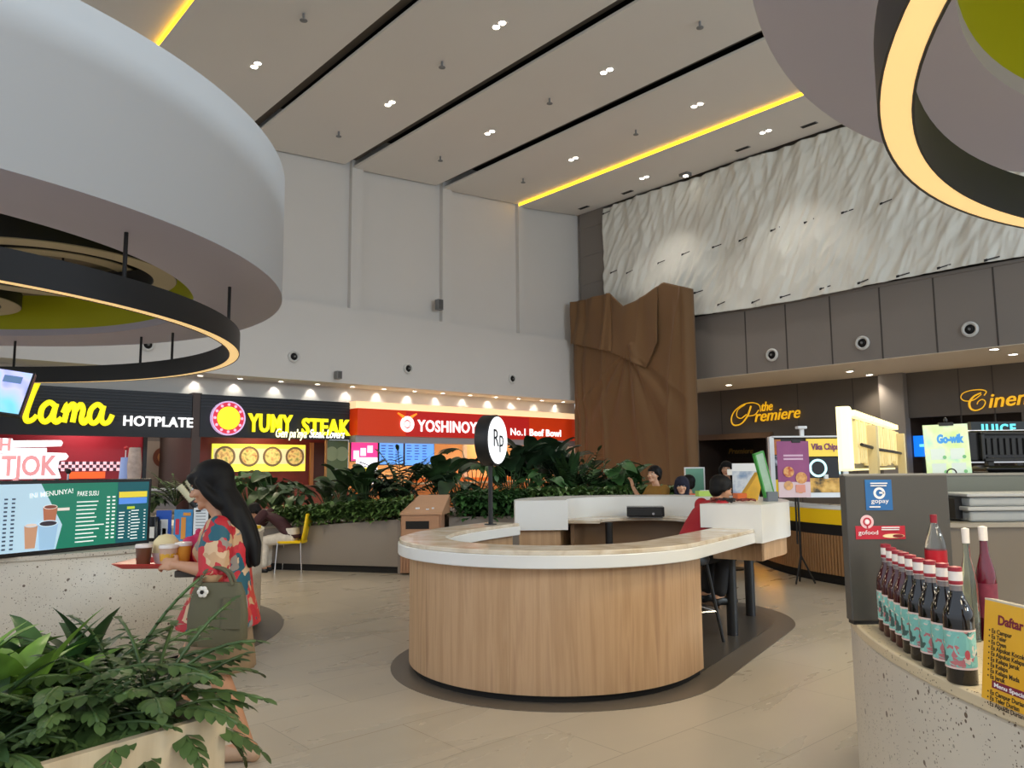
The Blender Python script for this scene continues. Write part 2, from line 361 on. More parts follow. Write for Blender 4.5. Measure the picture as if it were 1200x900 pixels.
# round air nozzles
M_ring = mat('nozzle_ring', (205,203,198), .5)
def nozzle(mw, r, label, grp):
    o = thing('air_nozzle', label, 'air vent', group=grp); o.matrix_world = mw
    obj('rim', MB().lathe([(r*.62,0),(r,0),(r,.05),(r*.8,.08),(r*.62,.05),(r*.62,0)], n=28, caps=False), M_ring, o, smooth=40)
    obj('throat', MB().lathe([(0,.005),(r*.66,.005),(r*.5,.03),(r*.34,.05),(r*.34,.09),(r*.2,.09),(r*.2,.03),(0,.03)], n=24, caps=False), M_dark, o, smooth=40)
    obj('core', MB().lathe([(0,.03),(r*.16,.03),(r*.16,.11),(0,.12)], n=14, caps=False), M_grey, o, smooth=40)
NW = lambda px, py, t: (lambda q: face_mat(E2*q[0]+E1*(t-.0)+V((0,0,q[1])), E2, (0,0,1)))(on_t(px, py, t))
NE = lambda px, py, s: (lambda q: face_mat(E2*s+E1*q[0]+V((0,0,q[1])), -E1, (0,0,1)))(on_s(px, py, s))
for px, py, lb in ((173,404,'round air nozzle seen through the black ring lamp on white wall'),(344,418,'round air nozzle on white wall above the yellow steak sign'),(478,432,'round air nozzle on white wall above the orange fascia, left of two'),(600,444,'round air nozzle on white wall nearest the brown cloth')):
    nozzle(NW(px, py, 23.99), .2, lb, 'air nozzles on the white wall')
for px, py, lb in ((905,416,'round air nozzle on grey bulkhead nearest the brown cloth'),(1011,402,'middle of three round air nozzles on the grey bulkhead'),(1137,386,'round air nozzle on grey bulkhead nearest the right ring lamp')):
    nozzle(NE(px, py, S0-.01), .24, lb, 'air nozzles on the grey bulkhead')
# wall speakers
def wall_box(px, py, w_, h_, label, nm, cat):
    o = thing(nm, label, cat); o.matrix_world = NW(px, py, 23.98)
    obj('housing', MB().box(-w_/2, w_/2, -h_/2, h_/2, .03, .26), M_grey, o, bevel=.02); obj('bracket', MB().box(-.04, .04, -.06, .06, 0, .05), M_black, o)
    obj('grille', MB().box(-w_/2+.03, w_/2-.03, -h_/2+.03, h_/2-.03, .255, .27), mat('grille_grey', (84,82,80), .7), o); return o
wall_box(512, 358, .26, .42, 'grey box speaker on the white wall at the panel foot', 'wall_speaker', 'speaker')
wall_box(394, 440, .2, .28, 'small grey box on white wall above the black sign', 'junction_box', 'box')
# downlights in the soffit of the white wall, washing the wall above the shop signs
for i, px in enumerate((237, 284, 332, 375, 416, 453, 489, 522, 554, 584, 611, 638, 663)):
    py = 436 + (px-237)*.0765; s_, z_ = on_t(px, py, 24.55); p = E2*s_+E1*24.72+V((0,0,4.55))
    o = thing('soffit_downlight', ('first','second','third','fourth','fifth','sixth','seventh','eighth','ninth','tenth','eleventh','twelfth','last')[i]+' small downlight from the left in the white wall soffit above shop signs', 'downlight', tuple(p), BA, 'soffit downlights above the shop signs')
    obj('rim', MB().ring((0,0,0), .08, .11, -.02, 0, 20), M_whitep, o); obj('lamp', MB().cyl((0,0,0), .08, -.012, -.004, 16), M_lamp, o)
    l = bpy.data.lights.new('soffit_spot', 'SPOT'); l.energy = 22; l.spot_size = math.radians(96); l.spot_blend = .5; l.shadow_soft_size = .04; l.color = (1, .95, .82)
    lo = bpy.data.objects.new('soffit_spot', l); C.objects.link(lo); lo.location = p+E1*.4+V((0,0,-.04))
# downlights in the cinema soffit
for px, py, lb in ((854,451,'downlight in cinema soffit nearest the brown cloth'),(996,435,'large downlight in cinema soffit above the lit menu box'),(1019,439,'small downlight in cinema soffit beside the large one'),(1165,409,'small downlight in cinema soffit at right, upper'),(1187,415,'downlight in cinema soffit at the right edge')):
    d_ = ray(px, py); p = EYE+d_*((5.0-1.5)/d_.z)
    o = thing('soffit_downlight', lb, 'downlight', tuple(p), BA, 'downlights in the cinema soffit')
    obj('rim', MB().ring((0,0,0), .12, .16, -.02, 0, 20), M_whitep, o); obj('lamp', MB().cyl((0,0,0), .12, -.012, -.004, 16), M_lamp, o)
    l = bpy.data.lights.new('cinema_spot', 'SPOT'); l.energy = 260; l.spot_size = math.radians(110); l.spot_blend = .8; l.color = (1,.9,.74); l.shadow_soft_size = .1
    lo = bpy.data.objects.new('cinema_spot', l); C.objects.link(lo); lo.location = p+V((0,0,-.06))
# ---- plastic sheeting on the upper cinema wall
M_plastic = mat('white_plastic_sheet', (226,225,216), .32, spec=.6, noise_amt=.08, noise_scale=1.2)
TT0, TT1 = 4.0, tcol-.03
def sheet(u, v):
    t = TT1 + (TT0-TT1)*u
    zb = 7.5 + .28*math.sin(u*9+.4)*(1-u)*.5
    if u < .3: zb += .9*max(0, (.1-u)/.1)*0 + .12*(1-u/.3)
    ztop = 13.2 - .02*math.sin(u*60)**2
    z = zb + (ztop-zb)*v
    n1 = noise.noise(V((t*.5+z*.35, z*.12, 3))); n2 = noise.noise(V((t*1.6+z*.8, z*.35, 7))); n3 = noise.noise(V((t*4.5+z*2.6, z*1.1, 1)))
    fan = abs(math.sin((t*2.2+ (13.3-z)*(.35*math.sin(t*1.3)))*2.1))
    n4 = noise.noise(V((t*11+z*3.5, z*1.6, 9))); cr_ = abs(noise.noise(V((t*2.4+z*1.3, z*1.1, 4))))
    s = S0-.3 + .13*n1 + .08*n2 + .05*n3 + .022*n4 + .09*cr_ - .07*(1-fan)*v**2
    return tuple((s, t, z))
o = obj('plastic_sheet', MB().grid(sheet, 420, 150), M_plastic, None, (0,0,0), BA, smooth=180)
sol = o.modifiers.new('Solid', 'SOLIDIFY'); sol.thickness = .01
tag(o, 'crumpled white plastic sheeting hung over the upper cinema wall', 'plastic sheet')
for px, py in ((708,248),(736,318),(772,306),(802,296),(837,287),(868,279),(906,267),(945,257),(991,246),(1037,235),(718,318),(815,341),(883,352),(843,355),(918,346),(965,336),(1010,329),(1057,321),(1105,311),(1162,302)):
    t_, z_ = on_s(px, py, S0-.5)
    mk = MB()
    mk.add([(S0-.52+0, t_+.16, z_-.03), (S0-.52, t_-.16, z_+.02), (S0-.52, t_-.16, z_+.06), (S0-.52, t_+.16, z_+.01)], [(0,1,2,3)])
    mk.add([(S0-.52, t_+.24, z_-.06), (S0-.52, t_+.15, z_-.045), (S0-.52, t_+.15, z_+.03), (S0-.52, t_+.24, z_+.02)], [(0,1,2,3)])
    pm = obj('printed_mark', mk, mat('print_black', (30,28,28), .6), o); s2 = pm.modifiers.new('Wrap', 'SHRINKWRAP'); s2.target = o; s2.offset = .012; s2.wrap_method = 'PROJECT'; s2.use_project_x = True; s2.use_project_y = False; s2.use_project_z = False; s2.use_positive_direction = True; s2.use_negative_direction = True
# ---- brown cloth draped over the corner
M_cloth = mat('brown_cloth', (112,80,44), .7, noise_amt=.04, noise_scale=1.5, sheen=.15)
SC = S0-1.2
cx = [on_s(px, 500, SC)[0] for px in (674, 812)]
tops = [(0.0, on_s(668,355,SC)[1]), (.36, on_s(718,343,SC)[1]), (.48, on_s(735,356,SC)[1]), (.8, on_s(780,331,SC)[1]), (.82, on_s(783,330,SC)[1]), (1.0, on_s(808,337,SC)[1])]
def lerp_tab(tab, u):
    for (a, x), (b_, y) in zip(tab, tab[1:]):
        if u <= b_: return x+(y-x)*((u-a)/(b_-a) if b_ > a else 0)
    return tab[-1][1]
def cloth(u, v):
    t = cx[0]+(cx[1]-cx[0])*u; zt = lerp_tab(tops, u) - .14*math.sin(PI*min(1, max(0, (u-.36)/.44))); z = zt*v
    rg_ = 1-abs(noise.noise(V((u*6+.4*math.sin(z*.35), z*.08, 8)))*2.6)
    du_, dz_ = (u-.5)*6, 6.5-z; an_ = math.atan2(du_, max(.05, dz_)); dd_ = math.hypot(du_, dz_)
    f = -.1*max(0, rg_)**4 + (math.sin(an_*17+1)*.06*math.exp(-((dd_-2.2)/1.8)**2) if dz_ > 0 and abs(an_) < .9 else 0) + math.sin(u*70+noise.noise(V((u*3, z*.25, 0)))*5)*.05*(math.exp(-((u-.07)/.08)**2)+.6*math.exp(-((u-.95)/.05)**2))
    f += .08*noise.noise(V((u*4, z*.3, 5))) + .012*noise.noise(V((u*14, z*1.5, 2)))
    fold = .14*math.exp(-((u-.43-.05*(9-z))/.02)**2)*(1 if z < 6.6 else 0)*math.exp(-((6.6-z)/3)**2)
    back = .4*max(0, (u-.96)/.04)**2
    return (SC + f - fold*.6 + back, t, z)
o = thing('cloth_drape', 'brown cloth wrapped around the corner beneath the plastic sheeting', 'drape', (0,0,0), BA)
p = obj('main_cloth', MB().grid(cloth, 150, 110), M_cloth, o, smooth=180); p.modifiers.new('Solid', 'SOLIDIFY').thickness = .02
def flap(u, v):
    uu = -.012+ u*.78; base = [(0, on_s(668,404,SC)[1]), (.36, on_s(722,412,SC)[1]), (.66, on_s(764,431,SC)[1]), (.79, on_s(777,395,SC)[1]), (1, on_s(780,360,SC)[1])]
    zt = lerp_tab(tops, max(0, uu))-.14*math.sin(PI*min(1, max(0, (uu-.36)/.44))); zb = lerp_tab(base, max(0, uu)); z = zb+(zt-zb)*v
    p_ = cloth(max(0, uu), z/zt); cr = .05*math.exp(-((uu-.37)/.012)**2)
    return (p_[0]-.09*(1-v*.8)-.03+cr-.03*math.sin(uu*26+z), cx[0]+(cx[1]-cx[0])*uu, z)
p = obj('overlapping_flap', MB().grid(flap, 110, 40), M_cloth, o, smooth=180); p.modifiers.new('Solid', 'SOLIDIFY').thickness = .02
# ================================================================== shop fronts on the far left wall
TS = 24.95
def FM(t): return face_mat(E1*t, E2, (0, 0, 1))         # x = along the wall, y = up, z = towards the hall
def S(px, py, t=TS): return on_t(px, py, t)
M_slat = ramp_mat('black_slats', 'wave', [(0, (14,15,20)), (.5, (30,32,40)), (1, (20,21,28))], .45, 3.2, 0, 0, (0, 1, 0), rot=(0,0,PI/2))
M_slat = mat('navy_black_board', (22,23,30), .5)
M_yel = mat('sign_yellow_glow', (250,240,40), .5, emit=.75, ecol=(245,232,20))
M_wht = mat('sign_white_glow', (250,250,250), .5, emit=.9)
M_orange = mat('sign_orange', (214,58,18), .4, emit=.22, ecol=(235,62,10))
M_red = mat('sign_red', (190,30,40), .4)
M_redglow = mat('logo_red', (214,40,70), .4, emit=.5)
def board(th, name, x0, x1, y0, y1, m, d=.06, z=0, bevel=0): return obj(name, MB().box(x0, x1, y0, y1, z, z+d), m, th, bevel=bevel)
def sign_thing(name, label, cat, t=TS, grp=None):
    o = thing(name, label, cat, group=grp); o.matrix_world = FM(t); return o
def line_bars(th, name, x0, y0, w_, rows, pitch, h, m, z, seed=1, var=.4):
    r = random.Random(seed); b = MB()
    for i in range(rows):
        b.box(x0, x0+w_*(1-var*r.random()), y0-i*pitch-h, y0-i*pitch, z, z+.004)
    return obj(name, b, m, th)
def strokes(name, glyphs, m, parent, mw, r, flat=.5, k=5):
    b = MB()
    for g in glyphs:
        pts = smooth_path([(p[0], p[1], 0) for p in g], k)
        rr = [r*(p[2] if len(p) > 2 else 1) for p in g]; n = len(pts)
        rs = [lerp_tab([(i/(len(g)-1), rr[i]) for i in range(len(g))], j/(n-1)) for j in range(n)]
        q = MB().tube(pts, rs, 8); b.add([(x, y, z*flat) for x, y, z in q.v], q.f)
    return obj(name, b, m, parent, mw=mw, smooth=60)
# ---- hotplate shop
x0, _ = S(-60, 450); x1, _ = S(224, 460); zt = S(100, 455)[1]; zb = S(100, 511)[1]
o = sign_thing('shop_sign', 'black slatted fascia with yellow script and white HOTPLATE lettering', 'shop sign')
board(o, 'fascia', x0, x1, zb, zt, M_slat, .12)
g = MB()
for i in range(9): g.box(x0, x1, zb+(zt-zb)*(.42+i*.066), zb+(zt-zb)*(.42+i*.066)+.03, .12, .15)
obj('slats', g, mat('slat_grey', (44,46,54), .5), o)
board(o, 'light_rail', x0, x1, zb+(zt-zb)*.36, zb+(zt-zb)*.385, M_black, .06, .12)
la = [[(.62,2.05,1),(.36,1.3,1.05),(.14,.4,1.05),(.2,.05,1),(.45,.12,.9),(.62,.35,.8)],
      [(1.42,.82),(1.15,1.0),(.85,.72),(.8,.25),(1.0,.03),(1.28,.3),(1.46,.9)], [(1.46,.95),(1.36,.3),(1.5,.03),(1.75,.25)],
      [(1.8,.5),(1.98,.95),(1.94,.5),(1.86,.03)], [(1.95,.55),(2.2,.96),(2.34,.75),(2.26,.05)], [(2.3,.55),(2.58,.96),(2.72,.72),(2.66,.2),(2.8,.03),(3.0,.3)],
      [(3.66,.82),(3.4,1.0),(3.1,.72),(3.05,.25),(3.25,.03),(3.52,.3),(3.7,.9)], [(3.7,.95),(3.62,.3),(3.76,.05),(4.0,.15),(4.15,.5)]]
pa, pb = S(24, 499), S(130, 496); sc = (pb[0]-pa[0])/4.2
strokes('script_lettering', la, M_yel, o, T(pa[0], pa[1]+.1, .22) @ Matrix.Diagonal((sc, sc*1.05, sc, 1)), .135)
pa, pb = S(141, 500), S(222, 500)
fit_text(text('white_lettering', 'HOTPLATE', .42, M_wht, o, T(pa[0], pa[1]+.03, .22), .04, .007, spacing=1.08), pb[0]-pa[0])
# interior of that shop
TI = 27.5
ia, ib = S(-60, 500, TI)[0], S(166, 540, TI)[0]
th = sign_thing('shop_interior', 'deep red shop back wall with pink and dark checker band', 'shop interior', TI)
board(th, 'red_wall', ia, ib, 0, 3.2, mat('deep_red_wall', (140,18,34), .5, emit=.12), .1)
zc0, zc1 = S(100, 552, TI)[1], S(100, 541, TI)[1]; cs = (zc1-zc0)/3; ck = MB(); ck2 = MB()
nck = int((ib-S(70,545,TI)[0])/cs)
for i in range(nck):
    for j in range(3):
        (ck if (i+j) % 2 else ck2).box(ib-.1-(i+1)*cs, ib-.1-i*cs, zc0+j*cs, zc0+(j+1)*cs, .1, .12)
obj('dark_checks', ck, mat('check_dark', (70,30,50), .5, emit=.15), th); obj('pink_checks', ck2, mat('check_pink', (240,190,200), .5, emit=.5), th)
board(th, 'orange_panel', S(78,556,TI)[0], S(122,556,TI)[0], S(78,561,TI)[1], S(78,553,TI)[1], mat('orange_glow', (230,90,30), .5, emit=.6), .03, .1)
board(th, 'door_frame', ib-.02, ib+.1, 0, 3.2, M_black, .2)
th = sign_thing('shop_interior', 'dim grey shop interior with round brown wall sign behind potted palm', 'shop interior', TI+.6)
ja, jb = S(160, 540, TI+.6)[0], S(236, 540, TI+.6)[0]
board(th, 'back_wall', ja, jb, 0, 3.3, mat('dim_grey_wall', (112,104,98), .6), .1); board(th, 'cream_door', S(170,540,TI+.6)[0], S(186,540,TI+.6)[0], 0, S(175,517,TI+.6)[1], mat('door_cream', (150,138,124), .6), .04, .1)
q = S(190, 536, TI+.6); obj('round_sign', MB().cyl((q[0], q[1], .1), .35, 0, .05, 28), mat('brown_disc', (104,52,30), .5), th); obj('sign_centre', MB().cyl((q[0], q[1], .15), .2, 0, .02, 24), mat('tan_disc', (176,120,70), .5), th)
board(th, 'panel', S(196,540,TI+.6)[0], S(205,540,TI+.6)[0], 0, 3.2, mat('beige_panel', (160,140,116), .6), .06, .1)
# post between the shops
p_ = S(229, 500)[0]; struct('column_shop', MB().box(p_-.14, p_+.14, TS-.1, 28, 0, 4.0), mat('brown_post', (72,54,46), .5), BA, label='narrow dark brown post between the two black shop signs', cat='column')
# ---- steak shop
x0, _ = S(234, 460); x1, _ = S(408, 470); zt = S(320, 467)[1]; zb = S(320, 514)[1]
o = sign_thing('shop_sign', 'black fascia with round pink logo and yellow YUMY STEAK lettering', 'shop sign')
board(o, 'fascia', x0, x1, zb, zt, M_slat, .12)
g = MB()
for i in range(4): g.box(x0, x1, zb+(zt-zb)*(.7+i*.075), zb+(zt-zb)*(.7+i*.075)+.03, .12, .15)
obj('slats', g, mat('slat_grey', (44,46,54), .5), o)
cx_, cz_ = S(264.5, 490.5); rr = (S(284,490)[0]-S(245,490)[0])/2
obj('logo_ring', MB().cyl((cx_, cz_, .12), rr, 0, .12, 40), M_redglow, o); obj('logo_rim', MB().ring((cx_, cz_, .12), rr*.94, rr*1.02, 0, .14, 40), mat('logo_lilac', (225,190,235), .4, emit=.5), o)
obj('logo_disc', MB().cyl((cx_, cz_, .22), rr*.68, 0, .05, 36), mat('logo_lime', (226,240,30), .4, emit=.8), o)
for i in range(12):
    a = 2*PI*i/12; obj('logo_dot', MB().cyl((cx_+rr*.81*math.cos(a), cz_+rr*.81*math.sin(a), .24), rr*.085, 0, .02, 10), mat('logo_dots_pink', (250,190,215), .4, emit=.6), o)
pa, pb = S(288, 505.5), S(406, 508.5); hh = S(288, 483)[1]-pa[1]
fit_text(text('yellow_lettering', 'YUMY', hh*1.3, M_yel, o, T(pa[0], pa[1], .24), .05, .022, spacing=1.05), S(340,500)[0]-pa[0]); fit_text(text('yellow_lettering', 'STEAK', hh*1.22, M_yel, o, T(S(350,500)[0], pa[1]-.05, .24), .05, .022, spacing=1.05), pb[0]-S(350,500)[0])
pa = S(318, 511.5); fit_text(text('white_lettering', 'Gen pa\u2019nya', .42, mat('sign_cream_glow', (255,250,200), .5, emit=1.2), o, T(pa[0], pa[1]-.03, .27), .02, .004, .3), S(354,510)[0]-pa[0])
pa = S(358, 512); fit_text(text('white_lettering', 'Steak Lovers', .42, M_wht, o, T(pa[0], pa[1]-.03, .27), .02, .004, .3), S(399,510)[0]-pa[0])
TI = 28
th = sign_thing('shop_interior', 'red brown steak shop interior with glowing yellow menu of four bowls', 'shop interior', TI)
ia, ib = S(226, 540, TI)[0], S(384, 540, TI)[0]
board(th, 'back_wall', ia, ib, 0, 3.4, mat('red_brown_wall', (110,34,24), .5, noise_amt=.2), .1)
ma, mb_ = S(247, 520, TI), S(355, 552, TI)
board(th, 'menu_board', ma[0], mb_[0], mb_[1], ma[1], mat('menu_yellow', (230,222,90), .4, emit=.9, ecol=(225,220,70)), .08, .1)
board(th, 'menu_band', ma[0]+.04, mb_[0]-.04, mb_[1]+.28, ma[1]-.16, mat('menu_cream', (205,196,150), .4, emit=.7), .02, .18)
w4 = (mb_[0]-ma[0])/4
for i in range(4):
    c_ = (ma[0]+w4*(i+.5), (ma[1]+mb_[1])/2+.05, .2)
    bw = obj('bowl_picture', MB().cyl(c_, w4*.42, 0, .015, 26), mat('bowl_dark', (110,92,62), .5, emit=.35), th)
    obj('dish_picture', MB().cyl((c_[0], c_[1], .215), w4*.33, 0, .01, 24), ramp_mat('dish_food', 'noise', [(.3,(150,90,40)),(.5,(224,196,120)),(.7,(120,130,60))], .5, 5, emit=.5), bw)
pa = S(361, 540, TI)[0]; board(th, 'door_frame', pa, pa+.14, 0, 2.6, mat('door_gold', (170,120,70), .4), .1, .1); board(th, 'door_frame', pa+.75, pa+.89, 0, 2.6, MATS['door_gold'], .1, .1); board(th, 'door_leaf', pa+.14, pa+.75, 0, 2.6, mat('door_dark', (60,26,20), .5), .06, .1)
pa, pb = S(382, 540, 25.2), S(407, 540, 25.2)
th = sign_thing('glass_panel', 'green tinted glass side panel beside the steak shop', 'glass panel', 25.2)
board(th, 'pane', pa[0], pb[0], 0, 2.6, mat('green_glass', (96,110,72), .15, noise_amt=.15, noise_scale=1), .05); board(th, 'post', pa[0]-.06, pa[0], 0, 2.6, mat('door_gold', (170,120,70), .4), .08)
zl = S(388, 522, 25.2)[1]
for px in (388, 400): obj('bowl_sticker', MB().cyl((S(px,530,25.2)[0], zl-.3, .05), .26, 0, .01, 20), mat('sticker_pale', (150,160,120), .5), th)
# ---- beef bowl shop
x0, _ = S(409, 480); x1, _ = S(668, 495); zt = S(540, 486)[1]; zb = S(540, 514)[1]
o = sign_thing('shop_sign', 'long orange fascia with white YOSHINOYA lettering and glowing cream top strip', 'shop sign')
fl = MB(); fl.prism([(x0,0),(x1-.5,0),(x1-.2,.05),(x1,.25),(x1,.5),(x1-.25,.62),(x0,.62)], zb, zt); fl.v = [(x, z, .62-y) for x, y, z in fl.v]
obj('fascia', fl, M_orange, o)
xr0, xr1 = S(478,495)[0]-.5, S(580,500)[0]+1.4
board(o, 'red_panel', xr0, xr1, zb+.02, zt-.03, mat('fascia_crimson', (196,34,30), .4, emit=.3), .02, .62)
board(o, 'glow_strip', x0, x1-.1, zt, zt+.26, mat('cream_glow', (255,222,170), .5, emit=.7), .5)
board(o, 'lower_rail', x0, x1-.2, zb-.24, zb, mat('rail_grey', (170,170,172), .4), .5)
cx_, cz_ = S(466, 498); cr_ = .3
obj('logo_disc', MB().ring((cx_, cz_, .64), cr_*.55, cr_, 0, .04, 28), M_wht, o); obj('logo_core', MB().cyl((cx_, cz_, .64), cr_*.38, 0, .03, 20), M_wht, o)
hv = MB()
for q in (-1, 1):
    hv.tube([(cx_+q*.16, cz_+.26, .66), (cx_+q*.42, cz_+.4, .66)], [.06, .03], 8)
obj('logo_horns', hv, mat('logo_amber', (245,150,40), .4, emit=.7), o)
pa, pb = S(478.5, 505.5), S(556, 508); fit_text(text('white_lettering', 'YOSHINOYA', .62, M_wht, o, T(pa[0], pa[1]-.02, .64), .03, .012, spacing=1.06), pb[0]-pa[0])
pa, pb = S(586, 510.5), S(645, 511); fit_text(text('white_lettering', 'No.1 Beef Bowl', .42, M_wht, o, T(pa[0], pa[1]-.0, .64), .02, .005, spacing=1.05), pb[0]-pa[0])
TI = 27.2
ia, ib = S(408, 540, TI)[0], S(690, 540, TI)[0]
th = sign_thing('shop_interior', 'warm lit shop interior behind the plants under the orange fascia', 'shop interior', TI)
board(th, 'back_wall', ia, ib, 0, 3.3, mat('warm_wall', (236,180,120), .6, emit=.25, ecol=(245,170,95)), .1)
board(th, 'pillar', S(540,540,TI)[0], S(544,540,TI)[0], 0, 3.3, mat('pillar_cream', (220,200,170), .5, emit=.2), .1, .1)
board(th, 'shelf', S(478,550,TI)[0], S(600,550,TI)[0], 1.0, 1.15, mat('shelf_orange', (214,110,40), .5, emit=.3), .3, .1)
TI = 26
def screen(label, px0, px1, py0, py1, m, nm='menu_screen', t=TI):
    th = sign_thing(nm, label, 'menu screen', t); a, b_ = S(px0, py0, t), S(px1, py1, t)
    board(th, 'casing', a[0], b_[0], b_[1], a[1], M_black, .06); board(th, 'display', a[0]+.03, b_[0]-.03, b_[1]+.03, a[1]-.03, m, .012, .06); return th, a, b_
M_pinkscr = mat('pink_display', (226,60,130), .3, emit=1.0, ecol=(230,60,135)); M_bluescr = mat('blue_display', (96,150,220), .3, emit=1.1, ecol=(90,150,225))
th, a, b_ = screen('pink glowing menu screen beside the blue ones under orange fascia', 410, 442, 517, 541, M_pinkscr)
for i in range(3): obj('picture', MB().box(a[0]+.12+i*.3, a[0]+.36+i*.3, b_[1]+.1+.12*i, b_[1]+.42+.1*i, .072, .08), mat('pict_white', (250,220,235), .4, emit=.9), th)
th, a, b_ = screen('blue glowing menu screen left of two under the orange fascia', 443, 472, 518, 545, M_bluescr)
for i in range(3): line_bars(th, 'lines', a[0]+.1+i*.33, a[1]-.12, .24, 6, .11, .035, mat('pict_navy', (50,80,150), .4, emit=.3), .072, i+3)
th, a, b_ = screen('blue glowing menu screen right of two under the orange fascia', 473, 508, 518, 546, M_bluescr)
for i in range(3): line_bars(th, 'lines', a[0]+.1+i*.38, a[1]-.12, .26, 6, .11, .035, mat('pict_navy', (50,80,150), .4, emit=.3), .072, i+9)
th = sign_thing('poster_stand', 'white glowing standing poster with yellow patch behind the big leaves', 'poster', 25.4)
a, b_ = S(417, 536, 25.4), S(441, 590, 25.4); board(th, 'panel', a[0], b_[0], .1, a[1], mat('poster_white', (244,240,250), .4, emit=.9), .05); board(th, 'foot', a[0]-.02, b_[0]+.02, 0, .1, M_grey, .3, -.12)
board(th, 'yellow_patch', a[0]+.1, b_[0]-.2, S(425,560,25.4)[1], S(425,548,25.4)[1], mat('patch_yellow', (240,215,50), .4, emit=.8), .01, .05)
# shop counters seen between the leaves
def shop_counter(label, px0, px1, t, h, m, mt):
    a, b_ = S(px0, 600, t)[0], S(px1, 600, t)[0]; th = sign_thing('shop_counter', label, 'counter', t)
    board(th, 'front', a, b_, 0, h-.06, m, .5); board(th, 'top', a-.04, b_+.04, h-.06, h, mt, .6, -.04)
shop_counter('red brown shop counter under the four bowl menu', 240, 400, 25.6, 1.0, mat('counter_redbrown', (140,60,34), .5), mat('counter_top_brown', (120,66,40), .3))
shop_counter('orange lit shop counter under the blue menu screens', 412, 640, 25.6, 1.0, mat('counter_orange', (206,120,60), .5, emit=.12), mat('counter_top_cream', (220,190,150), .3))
shop_counter('grey shop counter beneath the red checkered wall', -40, 200, 25.6, 1.0, mat('counter_grey', (120,112,110), .5), M_whitep)
struct('wall_shop_ends', MB().box(S(690,540,27)[0]-2, S(690,540,27)[0]-1.9, 25.4, 27.3, 0, 3.3), M_white, BA)
struct('ceiling_shops', MB().box(-14, 26.3, 25.3, 28.8, 3.35, 3.5), M_dark, BA)
for (px, t, e, c) in ((100, 26.6, 60, (1,.85,.8)), (200, 26.6, 30, (1,.9,.8)), (320, 26.6, 70, (1,.75,.5)), (470, 26.3, 70, (1,.8,.55)), (580, 26.3, 70, (1,.75,.5))):
    l = bpy.data.lights.new('shop_lamp', 'AREA'); l.energy = e; l.size = 1.2; l.color = c; lo = bpy.data.objects.new('shop_lamp', l); C.objects.link(lo); lo.location = E2*S(px, 500, t)[0]+E1*t+V((0,0,3.3))
# ================================================================== ceiling drums and ring lamps
M_drum = mat('drum_white', (200,202,204), .6, noise_amt=.015, noise_scale=.5)
M_soffit = mat('drum_soffit', (186,184,204), .6)
M_lime = mat('lime_paint', (178,182,10), .55)
M_rec = mat('recess_taupe', (120,110,98), .7)
M_ringb = mat('ring_black', (26,27,30), .45)
M_led = mat('ring_led', (255,226,160), .4, emit=.6, ecol=(255,212,145))
def drum(nm, label, c, R, Ri, z0, z1, lime_all):
    o = thing(nm, label, 'ceiling drum', (c[0], c[1], z0))
    h = z1-z0
    obj('side', MB().lathe([(R,0),(R,h),(R-.12,h),(R-.12,.05),(R,0)], n=160, caps=False), M_drum, o, smooth=40)
    obj('soffit', MB().lathe([(Ri,0),(R-.002,0),(R-.002,.06),(Ri,.06),(Ri,0)], n=160, caps=False), M_soffit, o, smooth=40)
    rd = .75
    obj('inner_rim', MB().lathe([(Ri,.002),(Ri+.05,.002),(Ri+.05,.12),(Ri,.12),(Ri,.002)], n=128, caps=False), M_soffit, o, smooth=40)
    obj('lime_wall', MB().lathe([(Ri+.0,.12),(Ri+.03,.12),(Ri+.03,rd),(Ri,rd),(Ri,.12)], n=128, caps=False), M_lime, o, smooth=40)
    obj('recess_ceiling', MB().cyl((0,0,0), Ri+.03, rd, rd+.06, 96), M_lime if lime_all else M_rec, o)
    return o
CL = (-8.79, 9.42); CRr = (5.26, 2.13)
drum('ceiling_drum', 'huge white round ceiling drum at upper left with lime inside', CL, 5.67, 4.45, 4.0, 5.77, False)
drum('ceiling_drum', 'round ceiling drum at upper right with bright lime recess', CRr, 4.32, 3.35, 4.0, 5.8, True)
def ring_lamp(label, c, R, wd, zb, h, ztop, rods, grp=None, tilt=None):
    o = thing('ring_lamp', label, 'pendant lamp', (c[0], c[1], zb), 0, grp)
    obj('band', MB().lathe([(R-wd,0),(R-wd+.012,0),(R-wd+.012,.03),(R-.012,.03),(R-.012,0),(R,0),(R,h),(R-wd,h),(R-wd,0)], n=160, caps=False), M_ringb, o, smooth=30)
    obj('led_strip', MB().lathe([(R-wd+.013,.006),(R-.013,.006),(R-.013,.028),(R-wd+.013,.028),(R-wd+.013,.006)], n=160, caps=False), M_led, o, smooth=30)
    for a in rods:
        x, y = (R-wd/2)*math.cos(a), (R-wd/2)*math.sin(a)
        obj('rod', MB().cyl((x, y, 0), .022, h-.01, ztop-zb, 10), M_black, o)
    if tilt: o.rotation_euler = tilt
    return o
def ang(px, py, z, c): p = at_z(px, py, z); return math.atan2(p.y-c[1], p.x-c[0])
rl = [ang(150, 272, 4.0, CL), ang(265, 336, 4.0, CL), ang(157, 393, 4.0, CL), ang(7, 396, 4.0, CL), ang(247, 397, 4, CL), PI*.9, PI*1.15]
ring_lamp('large black ring lamp hanging under the upper left drum', CL, 5.1, .15, 3.2, .3, 3.998, rl)
ring_lamp('large glowing ring lamp cut by the upper right frame corner', (5.32, 1.8), 3.95, .16, 3.2, .3, 3.998, [0, -1.2, -2.4])
